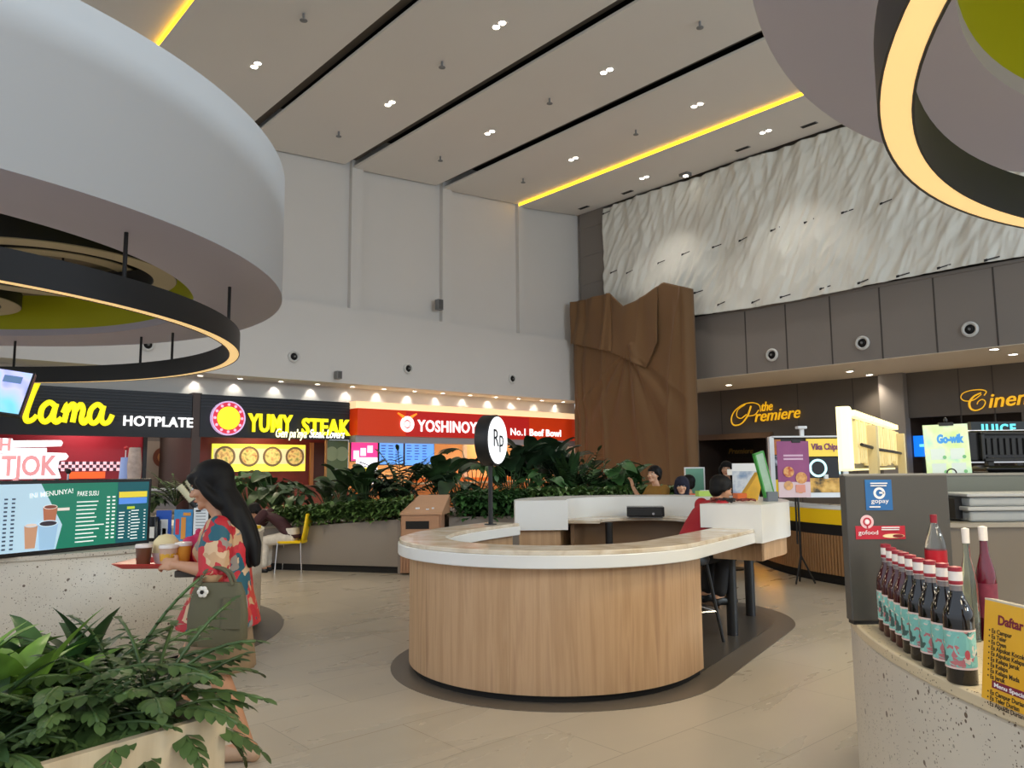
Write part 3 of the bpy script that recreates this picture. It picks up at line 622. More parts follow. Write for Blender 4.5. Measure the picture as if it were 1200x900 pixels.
# smaller rings nested up inside the left drum
M_led2 = mat('ring_led_dim', (170,160,132), .5)
def small_ring(label, c, R, zb, h, rods):
    o = thing('ring_lamp', label, 'pendant lamp', (c[0], c[1], zb))
    obj('band', MB().lathe([(R-.3,0),(R,0),(R,h),(R-.03,h),(R-.03,.04),(R-.27,.04),(R-.27,h),(R-.3,h),(R-.3,0)], n=96, caps=False), M_ringb, o, smooth=30)
    obj('underside', MB().lathe([(R-.29,-.012),(R-.01,-.012),(R-.01,.002),(R-.29,.002),(R-.29,-.012)], n=96, caps=False), M_led2, o, smooth=30)
    for a in rods: obj('rod', MB().cyl((R*.97*math.cos(a), R*.97*math.sin(a), 0), .016, h-.02, 4.74-zb, 8), M_black, o)
p = at_z(75, 268, 4.3)
small_ring('dark ring lamp seen through the big ring, upper one inside the left drum', (p.x-.9, p.y+1.2), 1.55, 4.12, .3, (0, 2, 4))
p = at_z(150, 312, 4.45)
small_ring('dark ring lamp inside the left drum, lower right of the upper one', (p.x-1.2, p.y+.2), 1.2, 4.45, .2, (0, 2, 4))
p = at_z(20, 350, 4.4)
small_ring('dark ring lamp inside the left drum at the left frame edge', (p.x-1.2, p.y-.4), 1.3, 4.3, .22, (1, 3, 5))
# ================================================================== counters and what stands on them
def terrazzo(name, base, dark):
    m = bpy.data.materials.new(name); m.use_nodes = True; N = m.node_tree.nodes; L = m.node_tree.links; b = N['Principled BSDF']
    tc = N.new('ShaderNodeTexCoord'); prev = None
    nz = N.new('ShaderNodeTexNoise'); nz.inputs['Scale'].default_value = 3; nz.inputs['Detail'].default_value = 6; L.new(tc.outputs['Object'], nz.inputs['Vector'])
    mx = N.new('ShaderNodeMix'); mx.data_type = 'RGBA'; mx.inputs[6].default_value = lin(base); mx.inputs[7].default_value = lin(tuple(int(c*.9) for c in base)); L.new(nz.outputs['Fac'], mx.inputs[0]); prev = mx.outputs[2]
    for sc, th, col in ((15, .15, dark), (36, .17, tuple(int(c*.72) for c in base)), (60, .2, dark), (110, .2, (70,50,40))):
        v = N.new('ShaderNodeTexVoronoi'); v.inputs['Scale'].default_value = sc; v.inputs['Randomness'].default_value = 1; L.new(tc.outputs['Object'], v.inputs['Vector'])
        sp = N.new('ShaderNodeSeparateColor'); L.new(v.outputs['Color'], sp.inputs[0])
        lt = N.new('ShaderNodeMath'); lt.operation = 'MULTIPLY'; lt.inputs[1].default_value = th*2; L.new(sp.outputs[0], lt.inputs[0])
        sb = N.new('ShaderNodeMath'); sb.operation = 'SUBTRACT'; sb.inputs[1].default_value = th*.75; L.new(lt.outputs[0], sb.inputs[0])
        c = N.new('ShaderNodeMath'); c.operation = 'LESS_THAN'; L.new(v.outputs['Distance'], c.inputs[0]); L.new(sb.outputs[0], c.inputs[1])
        k = N.new('ShaderNodeMix'); k.data_type = 'RGBA'; k.inputs[7].default_value = lin(col); L.new(c.outputs[0], k.inputs[0]); L.new(prev, k.inputs[6]); prev = k.outputs[2]
    L.new(prev, b.inputs['Base Color']); b.inputs['Roughness'].default_value = .35; return m
M_terr = terrazzo('pale_terrazzo', (212,202,186), (96,80,66))
M_marble = ramp_mat('cream_stone_top', 'noise', [(.3,(196,176,150)),(.5,(222,208,188)),(.7,(234,226,212))], .2, 5, 8, .6, coat=.1)
M_wood = ramp_mat('pale_oak', 'noise', [(.25,(166,130,98)),(.45,(198,162,126)),(.6,(182,146,110)),(.8,(212,180,146))], .45, 2.2, 8, .25, (7,7,.35))
M_pad = mat('floor_pad_dark', (98,90,82), .38, noise_amt=.1, noise_scale=2)
M_pad2 = mat('floor_pad_darker', (70,66,62), .3, noise_amt=.1, noise_scale=2)
# ---- island in the middle
C1 = V((.32, 6.25)); AX = V((.56, .83)); AX.normalize(); NX = V((AX.y, -AX.x))
def arc(c, r, a0, a1, n): return [(c[0]+r*math.cos(math.radians(a0+(a1-a0)*i/n)), c[1]+r*math.sin(math.radians(a0+(a1-a0)*i/n))) for i in range(n+1)]
aend = math.degrees(math.atan2(NX.y, NX.x))+360
lead = smooth_path([(-.09,7.72,0),(-.28,7.42,0),(-.5,7.02,0),(-.66,6.6,0)], 5)
arcp = arc(C1, 1.04, 182, aend, 44)
straight = lambda d: (C1.x+NX.x*1.04+AX.x*d, C1.y+NX.y*1.04+AX.y*d)
near = [(p[0], p[1]) for p in lead]+arcp
near_top = near+[straight(d) for d in (.2,.4,.6,.8,1.0,1.15,1.3)]
near_base = near+[straight(.1), straight(.2)]
isl = thing('island_counter', 'oval island counter with pale wood front and cream stone top', 'counter', (C1.x, C1.y, 0))
lo = lambda path: [(x-C1.x, y-C1.y) for x, y in path]
obj('base', MB().ribbon(lo(near_base), -.1, .1, .05, .86), M_wood, isl, smooth=35)
obj('plinth', MB().ribbon(lo(near_base), -.07, .07, 0, .05), M_dark, isl, smooth=35)
obj('skirt', MB().ribbon(lo(near_top), -.19, .19, .86, .945), M_whitep, isl, smooth=35, bevel=.006)
obj('stone_top', MB().ribbon(lo(near_top), -.18, .18, .945, .975), M_marble, isl, smooth=35, bevel=.005)
bar2 = [(p[0], p[1]) for p in smooth_path([(.29,7.93,0),(.29,8.2,0),(.42,8.6,0),(.75,8.95,0),(1.25,9.12,0),(1.75,9.08,0),(2.15,8.83,0),(2.38,8.45,0),(2.46,8.0,0),(2.36,7.44,0),(2.1,7.06,0),(1.88,6.74,0)], 6)]
nb = len(bar2)
bar = thing('raised_bar', 'white raised bar counter curving round the back of the island', 'counter', (C1.x, C1.y, 0))
obj('upper_band', MB().ribbon(lo(bar2[:-14]), -.27, .27, .88, 1.18).ribbon(lo(bar2[-15:]), -.27, .27, .975, 1.18).ribbon(lo(bar2[-15:]), .19, .27, .86, .975), M_whitep, bar, smooth=35)
obj('wood_base', MB().ribbon(lo(bar2[2:-28]), -.2, .22, .05, .88), M_wood, bar, smooth=35)
obj('wood_apron', MB().ribbon(lo(bar2[-29:-2]), .05, .23, .7, .86).ribbon(lo(bar2[-4:-2]), -.2, .23, .7, .86), M_wood, bar, smooth=35)
obj('plinth', MB().ribbon(lo(bar2[2:-28]), -.17, .19, 0, .05), M_dark, bar, smooth=35)
obj('worktop', MB().ribbon(lo(bar2[6:-20]), -.62, -.27, .93, .965), M_marble, bar, smooth=35, bevel=.004)
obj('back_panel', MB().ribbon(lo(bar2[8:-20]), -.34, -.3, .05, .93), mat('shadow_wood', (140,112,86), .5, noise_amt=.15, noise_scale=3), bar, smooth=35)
for px, py in ((859,745),(880,722)):
    p = at_z(px, py, 0); obj('post', MB().cyl((p.x-C1.x, p.y-C1.y, 0), .048, .006, .72, 20), M_black, bar, smooth=40)
    
pp = at_z(624+1, 630, .5); obj('post', MB().cyl((1.02-C1.x, 8.3-C1.y, 0), .04, 0, .93, 16), M_black, bar, smooth=40)
# dark inlay in the floor around it
def stadium(c1, c2, r, n=40):
    d = (V(c2)-V(c1)).to_2d(); a = math.degrees(math.atan2(d.y, d.x))
    return arc(c1, r, a+90, a+270, n)+arc(c2, r, a-90, a+90, n)
struct('floor_inlay', MB().prism(stadium((.34,6.25), (1.47,8.0), 1.3), 0, .004), M_pad, label='dark oval floor inlay around the island counter', cat='floor inlay')
struct('floor_inlay', MB().prism(stadium((.36,6.3), (1.47,8.0), 1.1), .004, .007), M_pad2, label='darker oval centre of the floor inlay under the island', cat='floor inlay')
# cash drawer
mid = at_z(763, 606, .966)
cdw = thing('cash_drawer', 'black cash drawer on the inner worktop of the raised bar', 'cash drawer', (1.45, 8.53, .966), math.radians(-8))
obj('body', MB().box(-.2, .2, -.14, .16, .012, .115), M_black_gloss, cdw, bevel=.006); obj('drawer_front', MB().box(-.19, .17, -.155, -.14, .02, .1), M_black, cdw, bevel=.004)
lk = obj('lock', MB().cyl((0,0,0), .014, 0, .012, 14), M_chrome, cdw, mw=T(.08,-.155,.045) @ Matrix.Rotation(PI/2, 4, 'X')); obj('feet', MB().box(-.18, .18, -.12, .14, 0, .012), M_grey, cdw)
# sign on a pole
pb = V((-.215, 7.45, .975))
sg = thing('pole_sign', 'round white light sign with black Rp on black pole above island', 'sign', tuple(pb))
dz = at_y(584, 516, pb.y).z - pb.z
obj('pole', MB().cyl((0,0,0), .022, .008, dz-.1, 16), M_black, sg, smooth=40); obj('base_plate', MB().cyl((0,0,0), .06, 0, .008, 20), M_black, sg)
va = math.radians(-22)                                   # the way the disc faces
fm = face_mat((math.cos(va)*.07, math.sin(va)*.07, dz), (-math.sin(va), math.cos(va), 0), (0,0,1)); R_ = .24
obj('drum', MB().lathe([(0,-.13),(R_,-.13),(R_+.006,-.12),(R_+.006,.0),(R_-.004,.006),(0,.004)], n=48, caps=False), M_black, sg, smooth=40, mw=fm)
obj('light_face', MB().cyl((0,0,.006), R_-.014, 0, .008, 44), mat('light_face_white', (246,248,250), .3, emit=1.2), sg, mw=fm)
text('lettering', 'Rp', .24, mat('rp_black', (30,40,54), .5), sg, fm @ T(0,-.06,.0145), .004, 0, align='CENTER')
# things on the raised bar
def on_bar(px, py): p = at_z(px, py, 1.18); return p
la = thing('lanyard_heap', 'dark heap of lanyards and bands on the raised bar end', 'lanyards', (2.02, 7.1, 1.18))
r = random.Random(4); mb1 = MB(); mb2 = MB()
for i in range(9):
    q = (mb1, mb2)[i % 2]; cx_, cy_ = r.uniform(-.17,.22), r.uniform(-.06,.16); pts = [(cx_+r.uniform(.03,.08)*math.cos(a), cy_+r.uniform(.03,.07)*math.sin(a), .012+.01*(i%3)+.006*math.sin(3*a)) for a in [2*PI*k/10 for k in range(10)]]
    q.tube(pts+[pts[0]], .009, 6)
obj('black_bands', mb1, M_black, la); obj('red_bands', mb2, mat('band_brown_red', (120,44,36), .5, noise_amt=.5, noise_scale=20), la)
ms = thing('menu_stand', 'tall green framed acrylic menu leaning on grey clip on bar', 'menu stand', (2.42, 7.3, 1.18), math.radians(25))
tl = Matrix.Rotation(math.radians(-16), 4, 'Y')
obj('panel', MB().box(-.04, .05, -.012, .012, .06, .46), mat('menu_frost', (150,180,160), .25, noise_amt=.3, noise_scale=14), ms, mw=tl)
obj('frame', MB().box(-.055, -.04, -.016, .016, .05, .47).box(.05, .062, -.016, .016, .05, .47).box(-.055, .062, -.016, .016, .46, .475), mat('frame_green', (60,150,60), .4), ms, mw=tl)
obj('clip', MB().box(-.06, .07, -.035, .035, 0, .09), mat('clip_grey', (98,104,112), .4), ms, bevel=.006)
bp = thing('picture_board', 'pale blue picture board standing behind yellow shapes on bar', 'display board', (2.38, 7.95, 1.18), math.radians(-8))
obj('panel', MB().box(-.12, .14, -.008, .008, .0, .36), ramp_mat('picture_blue', 'noise', [(.35,(120,150,190)),(.5,(214,222,232)),(.65,(150,170,200))], .4, 6), bp); obj('header', MB().box(-.12, .14, -.012, -.006, .28, .36), mat('board_white', (236,240,244), .4), bp); obj('ear', MB().box(-.17, -.12, -.008, .008, .24, .3), M_whitep, bp)
ye = thing('yellow_display', 'yellow slanted display ramp with orange block on bar end', 'display', (2.36, 7.6, 1.18), math.radians(10))
M_yp = mat('yellow_plastic', (238,196,24), .35)
obj('ramp', MB().add([(-.16,-.04,0),(.02,-.04,0),(.1,-.04,.26),(.04,-.04,.27),(-.16,.04,0),(.02,.04,0),(.1,.04,.26),(.04,.04,.27)], [(0,1,2,3),(7,6,5,4),(0,4,5,1),(1,5,6,2),(2,6,7,3),(3,7,4,0)]), mat('display_yellow', (232,176,40), .4, noise_amt=.25, noise_scale=12), ye)
obj('block', MB().box(-.2, -.1, -.06, .05, 0, .07), mat('display_orange', (220,110,50), .4), ye, bevel=.006); obj('cone', MB().lathe([(.05,0),(.04,.08),(.015,.17),(0,.175)], (.17,0,0), 18), M_yp, ye, smooth=50)
tn = thing('tissue_box', 'small lime green box on the raised bar by navy hijab', 'box', (2.16, 8.75, 1.18), .2)
obj('box', MB().box(-.09, .09, -.05, .05, 0, .06), mat('box_lime', (170,200,90), .5), tn, bevel=.005); obj('slot', MB().box(-.05, .05, -.008, .008, .06, .066), M_whitep, tn)
# stool in the island
st = thing('bar_stool', 'black bar stool behind the open end of the island counter', 'stool', (1.56, 6.93, 0), math.radians(20))
obj('seat', MB().loft([((0,0,.66),.16,.16),((0,0,.7),.175,.175),((0,0,.73),.16,.16)], 24), M_black, st, smooth=50)
for i, (sx, sy) in enumerate(((1,1),(1,-1),(-1,1),(-1,-1))): obj('leg', MB().tube([(sx*.1,sy*.1,.67),(sx*.19,sy*.19,.005)], [.018,.013], 8), M_black, st, smooth=40)
fr = MB()
for a, b_ in (((1,1),(1,-1)),((1,-1),(-1,-1)),((-1,-1),(-1,1)),((-1,1),(1,1))): fr.tube([(a[0]*.155,a[1]*.155,.26),(b_[0]*.155,b_[1]*.155,.26)], .01, 6)
obj('footrest', fr, M_chrome, st)
# ---- left terrazzo counter
LC = (-4.62, 7.2)
lc = thing('round_counter', 'round terrazzo counter at left carrying the green menu display', 'counter', (LC[0], LC[1], 0))
obj('drum_front', MB().lathe([(2.14,.06),(2.17,.06),(2.19,.1),(2.2,.88),(2.19,.9),(1.6,.9),(1.6,.06),(2.14,.06)], n=140, caps=False), M_terr, lc, smooth=40)
obj('plinth', MB().ring((0,0,0), 1.7, 2.1, 0, .06, 120), M_dark, lc); obj('top', MB().ring((0,0,0), 1.5, 2.21, .9, .93, 140), M_terr, lc, smooth=40)
struct('floor_inlay', MB().cyl((LC[0], LC[1], 0), 2.42, 0, .004, 120), M_pad, label='dark round floor inlay around the left terrazzo counter', cat='floor inlay')
# wide menu display
A_ = at_z(0, 655, .93); B_ = at_z(175, 637, .93); ud = (B_-A_).normalized(); Wd = (B_-A_).length
fm = face_mat(A_, ud, (0,0,1)); hd = .5
md = thing('menu_display', 'wide menu display with green and pale blue pages on terrazzo counter', 'menu display'); md.matrix_world = fm
obj('casing', MB().box(-.16, Wd, .0, hd+.02, -.05, 0), M_black_gloss, md, bevel=.006)
W1 = Wd-.03
def scr(name, rgb, e=.5): return mat(name, rgb, .25, emit=e)
obj('page', MB().box(-.14, W1, .03, hd-.005, 0, .003), scr('page_green', (22,116,92)), md)
obj('page', MB().add([(-.14,.03,.0045),(W1*.335,.03,.0045),(W1*.37,.2,.0045),(W1*.22,hd-.005,.0045),(-.14,hd-.005,.0045)], [(0,1,2,3,4)]), scr('page_ice', (176,206,224)), md)
obj('page', MB().box(W1*.755, W1, .03, hd-.005, .0035, .005), scr('page_teal', (14,84,92)), md)
z_ = .007
fit_text(text('heading', 'PAKE SUSU', .05, scr('txt_white', (238,244,240)), md, T(W1*.46, hd-.1, z_), .0005, .0004), W1*.15)
fit_text(text('heading', 'INI MENUNYA!', .05, MATS['txt_white'], md, T(W1*.15, hd-.105, z_) @ Matrix.Rotation(.09, 4, 'Z'), .0005, .0004), W1*.28)
line_bars(md, 'dish_lines', W1*.46, hd-.14, W1*.2, 11, .029, .008, MATS['txt_white'], z_, 5)
for xx in (.675, .715): line_bars(md, 'price_lines', W1*xx, hd-.11, W1*.022, 12, .0278, .011, MATS['txt_white'], z_, 6, .1)
for xx in (.0, .045): line_bars(md, 'price_lines', W1*xx-.0, hd-.1, W1*.02, 13, .028, .011, scr('txt_slate', (60,80,100), .2), z_, 8, .1)
obj('price_band', MB().box(W1*.765, W1*.985, hd-.125, hd-.08, z_-.001, z_+.001), scr('band_yellow', (226,206,60)), md); obj('price_band', MB().box(W1*.765, W1*.985, hd-.175, hd-.128, z_-.001, z_+.001), scr('band_blue', (84,140,226)), md)
obj('banana_mark', MB().box(W1*.83, W1*.89, hd-.215, hd-.195, z_, z_+.001), scr('mark_lime', (180,200,50)), md)
line_bars(md, 'dish_lines', W1*.77, hd-.235, W1*.05, 9, .024, .007, MATS['txt_white'], z_, 11); line_bars(md, 'dish_lines', W1*.865, hd-.225, W1*.07, 10, .024, .007, MATS['txt_white'], z_, 12)
line_bars(md, 'price_lines', W1*.965, hd-.225, W1*.012, 10, .024, .007, MATS['txt_white'], z_, 13, .1); line_bars(md, 'price_lines', W1*.845, hd-.235, W1*.012, 9, .024, .007, MATS['txt_white'], z_, 14, .1)
def cup_pic(x, y, w_, h_, m1, m2, rim, k):
    zz = z_+k*.0012
    obj('cup_picture', MB().add([(x-w_*.36,y,zz),(x+w_*.36,y,zz),(x+w_*.5,y+h_,zz),(x-w_*.5,y+h_,zz)], [(0,1,2,3)]), m1, md)
    obj('cup_picture', MB().add([(x+w_*.5*math.cos(a)*.98, y+h_+w_*.16*math.sin(a), zz+.0005) for a in [2*PI*i/20 for i in range(20)]], [tuple(range(20))]), rim, md)
    obj('cup_picture', MB().add([(x+w_*.43*math.cos(a), y+h_+w_*.12*math.sin(a), zz+.001) for a in [2*PI*i/20 for i in range(20)]], [tuple(range(20))]), m2, md)
cup_pic(W1*.17, .05, .095, .16, scr('cup_tan', (186,140,110)), scr('cup_pale', (214,200,190)), MATS['page_ice'], 0)
cup_pic(W1*.285, .19, .105, .14, scr('cup_brown', (170,104,74)), scr('cup_brown2', (120,66,50)), scr('cup_rim', (225,215,205)), 1)
cup_pic(W1*.275, .035, .145, .18, scr('cup_blue', (150,186,214)), scr('cup_choc', (50,44,52)), scr('cup_rim2', (200,220,236)), 3)
obj('price_band', MB().box(W1*.33, W1*.41, hd-.2, hd-.18, z_+.004, z_+.005), MATS['cup_rim'], md)
# lit sign behind the display
fy = 6.75
def at(px, py): return at_y(px, py, fy)
a0 = at(-30, 562); a1 = at(80, 562); s_ = FPX/fy
ls = thing('lit_sign', 'white glowing cut out sign with pink TJOK letters above menu display', 'sign'); fm = face_mat((0, fy, 0), (1,0,0), (0,0,1)); ls.matrix_world = fm
M_glow = mat('white_glow_board', (252,250,255), .4, emit=.8); M_pinkl = mat('pink_letter_glow', (226,150,155), .4, emit=.3)
def PL(px, py): p = at(px, py); return (p.x, p.z)
obj('board', MB().prism([PL(*q) for q in ((-30,562),(-30,533),(60,530.5),(78,531),(81,535),(78,539),(70,540),(68,548),(72,560.5),(60,561))], 0, .03), M_glow, ls, bevel=.006)
obj('board', MB().prism([PL(*q) for q in ((-30,532),(-30,512),(15,514),(15,516.5),(72,516),(74,519),(72,523),(15,524.5),(15,525.5),(55,525),(55,530),(15,531))], -.002, .028), M_glow, ls, bevel=.004)
p0, p1 = PL(4, 557), PL(69, 559); fit_text(text('pink_lettering', 'TJOK', .24, M_pinkl, ls, T(p0[0], p0[1], .031), .004, .006), p1[0]-p0[0])
p0 = PL(1, 528); text('pink_lettering', 'H', .15, M_pinkl, ls, T(p0[0], p0[1], .031), .004, .004)
for px in (-10, 40, 66):
    q = PL(px, 561); obj('leg', MB().box(q[0]-.012, q[0]+.012, .93, q[1]+.02, -.02, 0), M_black, ls)
pl = at(80, 560); lt = thing('small_lamp', 'small dark bulb on a thin stalk right of the lit sign', 'lamp', (at_y(80,556,6.6).x, 6.6, .93)); 
zz = at_y(80,554,6.6).z-.93; obj('stalk', MB().cyl((0,0,0), .008, .01, zz, 8), M_chrome, lt); obj('bulb', MB().ell((0,0,zz+.012), (.022,.022,.024)), M_dark, lt, smooth=180); obj('foot', MB().cyl((0,0,0), .03, 0, .012, 14), M_black, lt)
# little standing figure / skewer holder beyond the screen
hx = at_y(150, 560, 6.7); ho = thing('skewer_holder', 'pale blue cone holder with dark skewers behind the menu display', 'holder', (hx.x, 6.7, .93))
zt = at_y(150, 536, 6.7).z-.93
obj('cone', MB().lathe([(.07,0),(.065,zt*.5),(.045,zt),(.035,zt),(.05,.02)], (-.02,0,0), 20, caps=False), mat('cone_blue', (150,170,225), .4), ho, smooth=50)
sk = MB()
for i in range(6): sk.tube([(.02+.008*i,0,.2),(.03+.016*i-.03,.01*(i%2),zt+.03+.03*(i%3))], .007, 6)
obj('skewers', sk, mat('skewer_dark', (70,50,44), .6), ho); obj('wrap', MB().lathe([(.05,zt*.5),(.06,zt*.9),(.045,zt*1.12),(.03,zt*.6)], (.05,0,0), 16, caps=False), mat('wrap_beige', (180,160,150), .6, noise_amt=.4, noise_scale=30), ho, smooth=50); obj('cherry', MB().ell((-.03,0,zt+.08), (.018,.018,.018)), M_red, ho, smooth=180); obj('stick', MB().cyl((-.03,0,0), .005, zt*.9, zt+.08, 6), M_whitep, ho)
# hanging screen at the left frame edge
d0 = 5.2; hs = thing('hanging_screen', 'tilted hanging screen with bright picture cut by the left frame edge', 'screen')
tl_, tr_, br_ = at_y(-30, 426, d0-.1), at_y(41, 437, d0), at_y(23, 488, d0-.12)
rt = (tr_-tl_).normalized(); upv = (tr_-br_).normalized(); fmh = face_mat(br_-rt*.55, rt, upv); Ww = .55; Hh = (tr_-br_).length; hs.matrix_world = fmh
sk_ = upv.dot(rt)*Hh
obj('casing', MB().box(0, Ww, 0, Hh, -.05, 0), M_black_gloss, hs, bevel=.004); obj('picture', MB().box(.01, Ww-.012, .012, Hh-.012, 0, .003), ramp_mat('screen_pic', 'noise', [(.3,(70,110,200)),(.45,(190,190,240)),(.6,(120,200,220)),(.75,(60,170,120))], .3, 3.5, 2, emit=.7), hs)
obj('picture_band', MB().box(.01, Ww-.3, .06, Hh-.012, .003, .005), scr('pic_blue', (30,140,230)), hs); obj('caption', MB().box(Ww-.17, Ww-.06, Hh-.1, Hh-.05, .003, .006), scr('pic_slate', (90,120,160)), hs)
obj('bracket', MB().box(.1, .2, Hh*.3, Hh*.7, -.1, -.05), M_black, hs)
b_w = fmh @ V((.15, Hh*.5, -.1)); hp = MB().tube([fmh.inverted() @ b_w, fmh.inverted() @ V((b_w.x, b_w.y, 4.9))], .025, 10); obj('hanger_pole', hp, M_black, hs)
# leaflets, cup stacks and bottle on the left counter
def lb(px, py, z=.93): return at_z(px, py, z)
M_lfb = mat('leaflet_blue', (60,140,200), .4, noise_amt=.2, noise_scale=20)
yy = 6.6
def leaflet(label, px0, px1, py0, py1, y, m, extra=None):
    p0, p1 = at_y(px0, py1, y), at_y(px1, py0, y); o = thing('leaflet_stand', label, 'leaflet', (p0.x, y, .93)); w_ = p1.x-p0.x; h_ = p1.z-.93
    obj('card', MB().box(0, w_, 0, .01, 0, h_), m, o); obj('back_leg', MB().add([(w_*.3,.01,h_*.8),(w_*.7,.01,h_*.8),(w_*.7,.1,0),(w_*.3,.1,0)], [(0,1,2,3)]), m, o)
    for (x0, x1, z0, z1, mm) in extra or (): obj('print', MB().box(w_*x0, w_*x1, -.003, 0, h_*z0, h_*z1), mm, o)
    return o
M_lw = mat('print_white', (232,236,240), .4); M_lo = mat('print_orange', (226,150,60), .4); M_lr = mat('print_red', (205,50,70), .4)
leaflet('small blue leaflet on the terrazzo counter next to the menu display', 182, 201, 598, 630, 6.55, mat('leaflet_deep_blue', (40,90,190), .4), ((.3,.8,.1,.7,M_lw),(.45,.7,.1,.4,M_grey)))
leaflet('tall blue leaflet stand with drinks print by the womans tray', 203, 226, 597, 632, 6.5, M_lfb, ((.1,.3,.2,.7,M_lr),(.4,.65,.05,.75,M_lo),(.5,.9,.8,.9,M_lo)))
o = leaflet('white price list card beside the tall blue leaflet', 226, 244, 595, 630, 6.45, M_lw, ((.15,.5,.88,.93,M_black),)); lb_ = MB()
for i in range(9): lb_.box(.02, .1, -.003, 0, .1+.025*i, .107+.025*i)
obj('print', lb_, mat('print_grey', (150,155,160), .5), o)
def cup_stack(label, pa, pb, y, dark):
    a, b_ = at_y(pa[0], pa[1], y), at_y(pb[0], pb[1], y); o = thing('cup_stack', label, 'cups', (b_.x, y, .93)); d = a-b_; L_ = d.length; q = d.to_track_quat('Z', 'Y').to_matrix().to_4x4(); q.translation = (0,0,b_.z-.93)
    cp_ = MB()
    for i in range(9): cp_.lathe([(.024,.1+i*.022),(.031,.1+i*.022+.02),(.027,.1+i*.022+.02),(.022,.1+i*.022+.004)], n=18, caps=False)
    obj('cups', cp_, mat('cup_clear', (225,222,190), .2, noise_amt=.1), o, mw=q, smooth=40); obj('sleeve', MB().cyl((0,0,0), .033, -.04, .12, 18), M_black if dark else M_whitep, o, mw=q, smooth=40); obj('holder', MB().box(-.06, .06, -.06, .06, 0, max(.02, b_.z-.93)), M_black, o, bevel=.01)
cup_stack('tilted stack of clear cups in a black sleeve before womans face', (209,568), (236,600), 6.7, True); cup_stack('tilted stack of clear cups in a white sleeve near womans face', (222,566), (240,596), 6.9, False)
sb = thing('napkin_holder', 'black rounded napkin holder right of the menu display', 'holder', (at_y(178,610,6.5).x, 6.5, .93)); obj('body', MB().loft([((0,0,0),.07,.05),((0,0,.16),.07,.05),((0,0,.2),.05,.035)], 20, 3), M_black_gloss, sb, smooth=50); obj('opening', MB().box(-.045, .045, -.056, -.045, .03, .12), M_whitep, sb)
tb = thing('spice_tray', 'small yellow tray at the far right end of terrazzo counter', 'tray', (at_z(309,617,.93).x-.05, at_z(309,617,.93).y-.3, .93)); obj('tray', MB().box(-.1, .1, -.06, .06, 0, .012).box(-.1, .1, -.06, -.05, .012, .03).box(-.1, .1, .05, .06, .012, .03).box(-.1, -.09, -.05, .05, .012, .03).box(.09, .1, -.05, .05, .012, .03), M_yp, tb); obj('bowl', MB().lathe([(.02,.012),(.04,.05),(.036,.05),(.016,.018)], n=18, caps=False), M_whitep, tb, smooth=50)
rp = thing('food_packet', 'red food packet at the far end of the terrazzo counter', 'packet', (at_z(305,620,.93).x-.12, at_z(305,620,.93).y-.5, .93)); obj('packet', MB().loft([((0,0,0),.07,.05),((.01,0,.06),.08,.06),((0,0,.12),.06,.04),((-.01,0,.15),.03,.02)], 14, 3), mat('packet_red', (200,50,44), .4, noise_amt=.2), rp, smooth=60); obj('label', MB().box(-.04, .04, -.062, -.05, .03, .08), mat('packet_pink', (230,150,140), .5), rp)
# ================================================================== right hand booth
RC = (3.68, 2.12)
rc = thing('round_counter', 'round terrazzo counter at right carrying the row of syrup bottles', 'counter', (RC[0], RC[1], 0))
obj('drum_front', MB().lathe([(2.5,.06),(2.55,.08),(2.555,.905),(2.545,.915),(1.5,.915),(1.5,.06),(2.5,.06)], n=180, caps=False), M_terr, rc, smooth=40)
obj('top', MB().ring((0,0,0), 1.3, 2.565, .915, .95, 180), terrazzo('cream_terrazzo', (214,196,164), (110,88,66)), rc, smooth=40, bevel=.006)
obj('plinth', MB().ring((0,0,0), 1.6, 2.45, 0, .06, 120), M_dark, rc)
M_cab = mat('cabinet_taupe', (72,69,64), .45, noise_amt=.05, noise_scale=3)
yP = 2.76
xl = at_y(992, 600, yP).x; xr = at_y(1113, 600, yP).x; zt = at_y(1050, 557, yP).z
pn = thing('partition_panel', 'dark taupe partition with payment stickers standing on right counter', 'partition', (xl, yP, .95))
Wp = xr-xl; Hp = zt-.95
obj('panel', MB().box(0, Wp, 0, .05, .012, Hp), M_cab, pn, bevel=.004); obj('edge_strip', MB().box(0, Wp+.0, .006, .044, Hp, Hp+.006), mat('edge_grey', (140,136,128), .4), pn); obj('base_strip', MB().box(.006, Wp, .004, .046, 0, .012), M_black, pn)
obj('return_side', MB().box(Wp-.03, Wp+.012, .05, .5, .0, Hp), M_dark, pn)
M_skb = ramp_mat('sticker_blue', 'noise', [(.3,(26,120,176)),(.6,(36,100,160))], .4, 4); M_skr = mat('sticker_red', (188,32,52), .4); M_skw = mat('sticker_white', (236,232,232), .4)
def PP(px, py): p = at_y(px, py, yP); return (p.x, p.z)
def sticker(label, nm): o = thing(nm, label, 'sticker'); o.matrix_world = face_mat((0, yP, 0), (1,0,0), (0,0,1)); return o
a, b_ = PP(1015, 598), PP(1044, 562); sw, sh = b_[0]-a[0], b_[1]-a[1]
o = sticker('blue payment sticker with white ring on the taupe partition', 'payment_sticker')
obj('sheet', MB().box(a[0], b_[0], a[1], b_[1], .0005, .002), M_skb, o)
obj('ring_logo', MB().ring((a[0]+sw*.52, a[1]+sh*.56, .002), sw*.13, sw*.22, 0, .001, 32), M_skw, o); obj('ring_bar', MB().box(a[0]+sw*.52, a[0]+sw*.7, a[1]+sh*.54, a[1]+sh*.6, .002, .003), M_skw, o)
fit_text(text('lettering', 'gopay', sh*.2, M_skw, o, T(a[0]+sw*.2, a[1]+sh*.24, .0025), .0002, .0001), sw*.66)
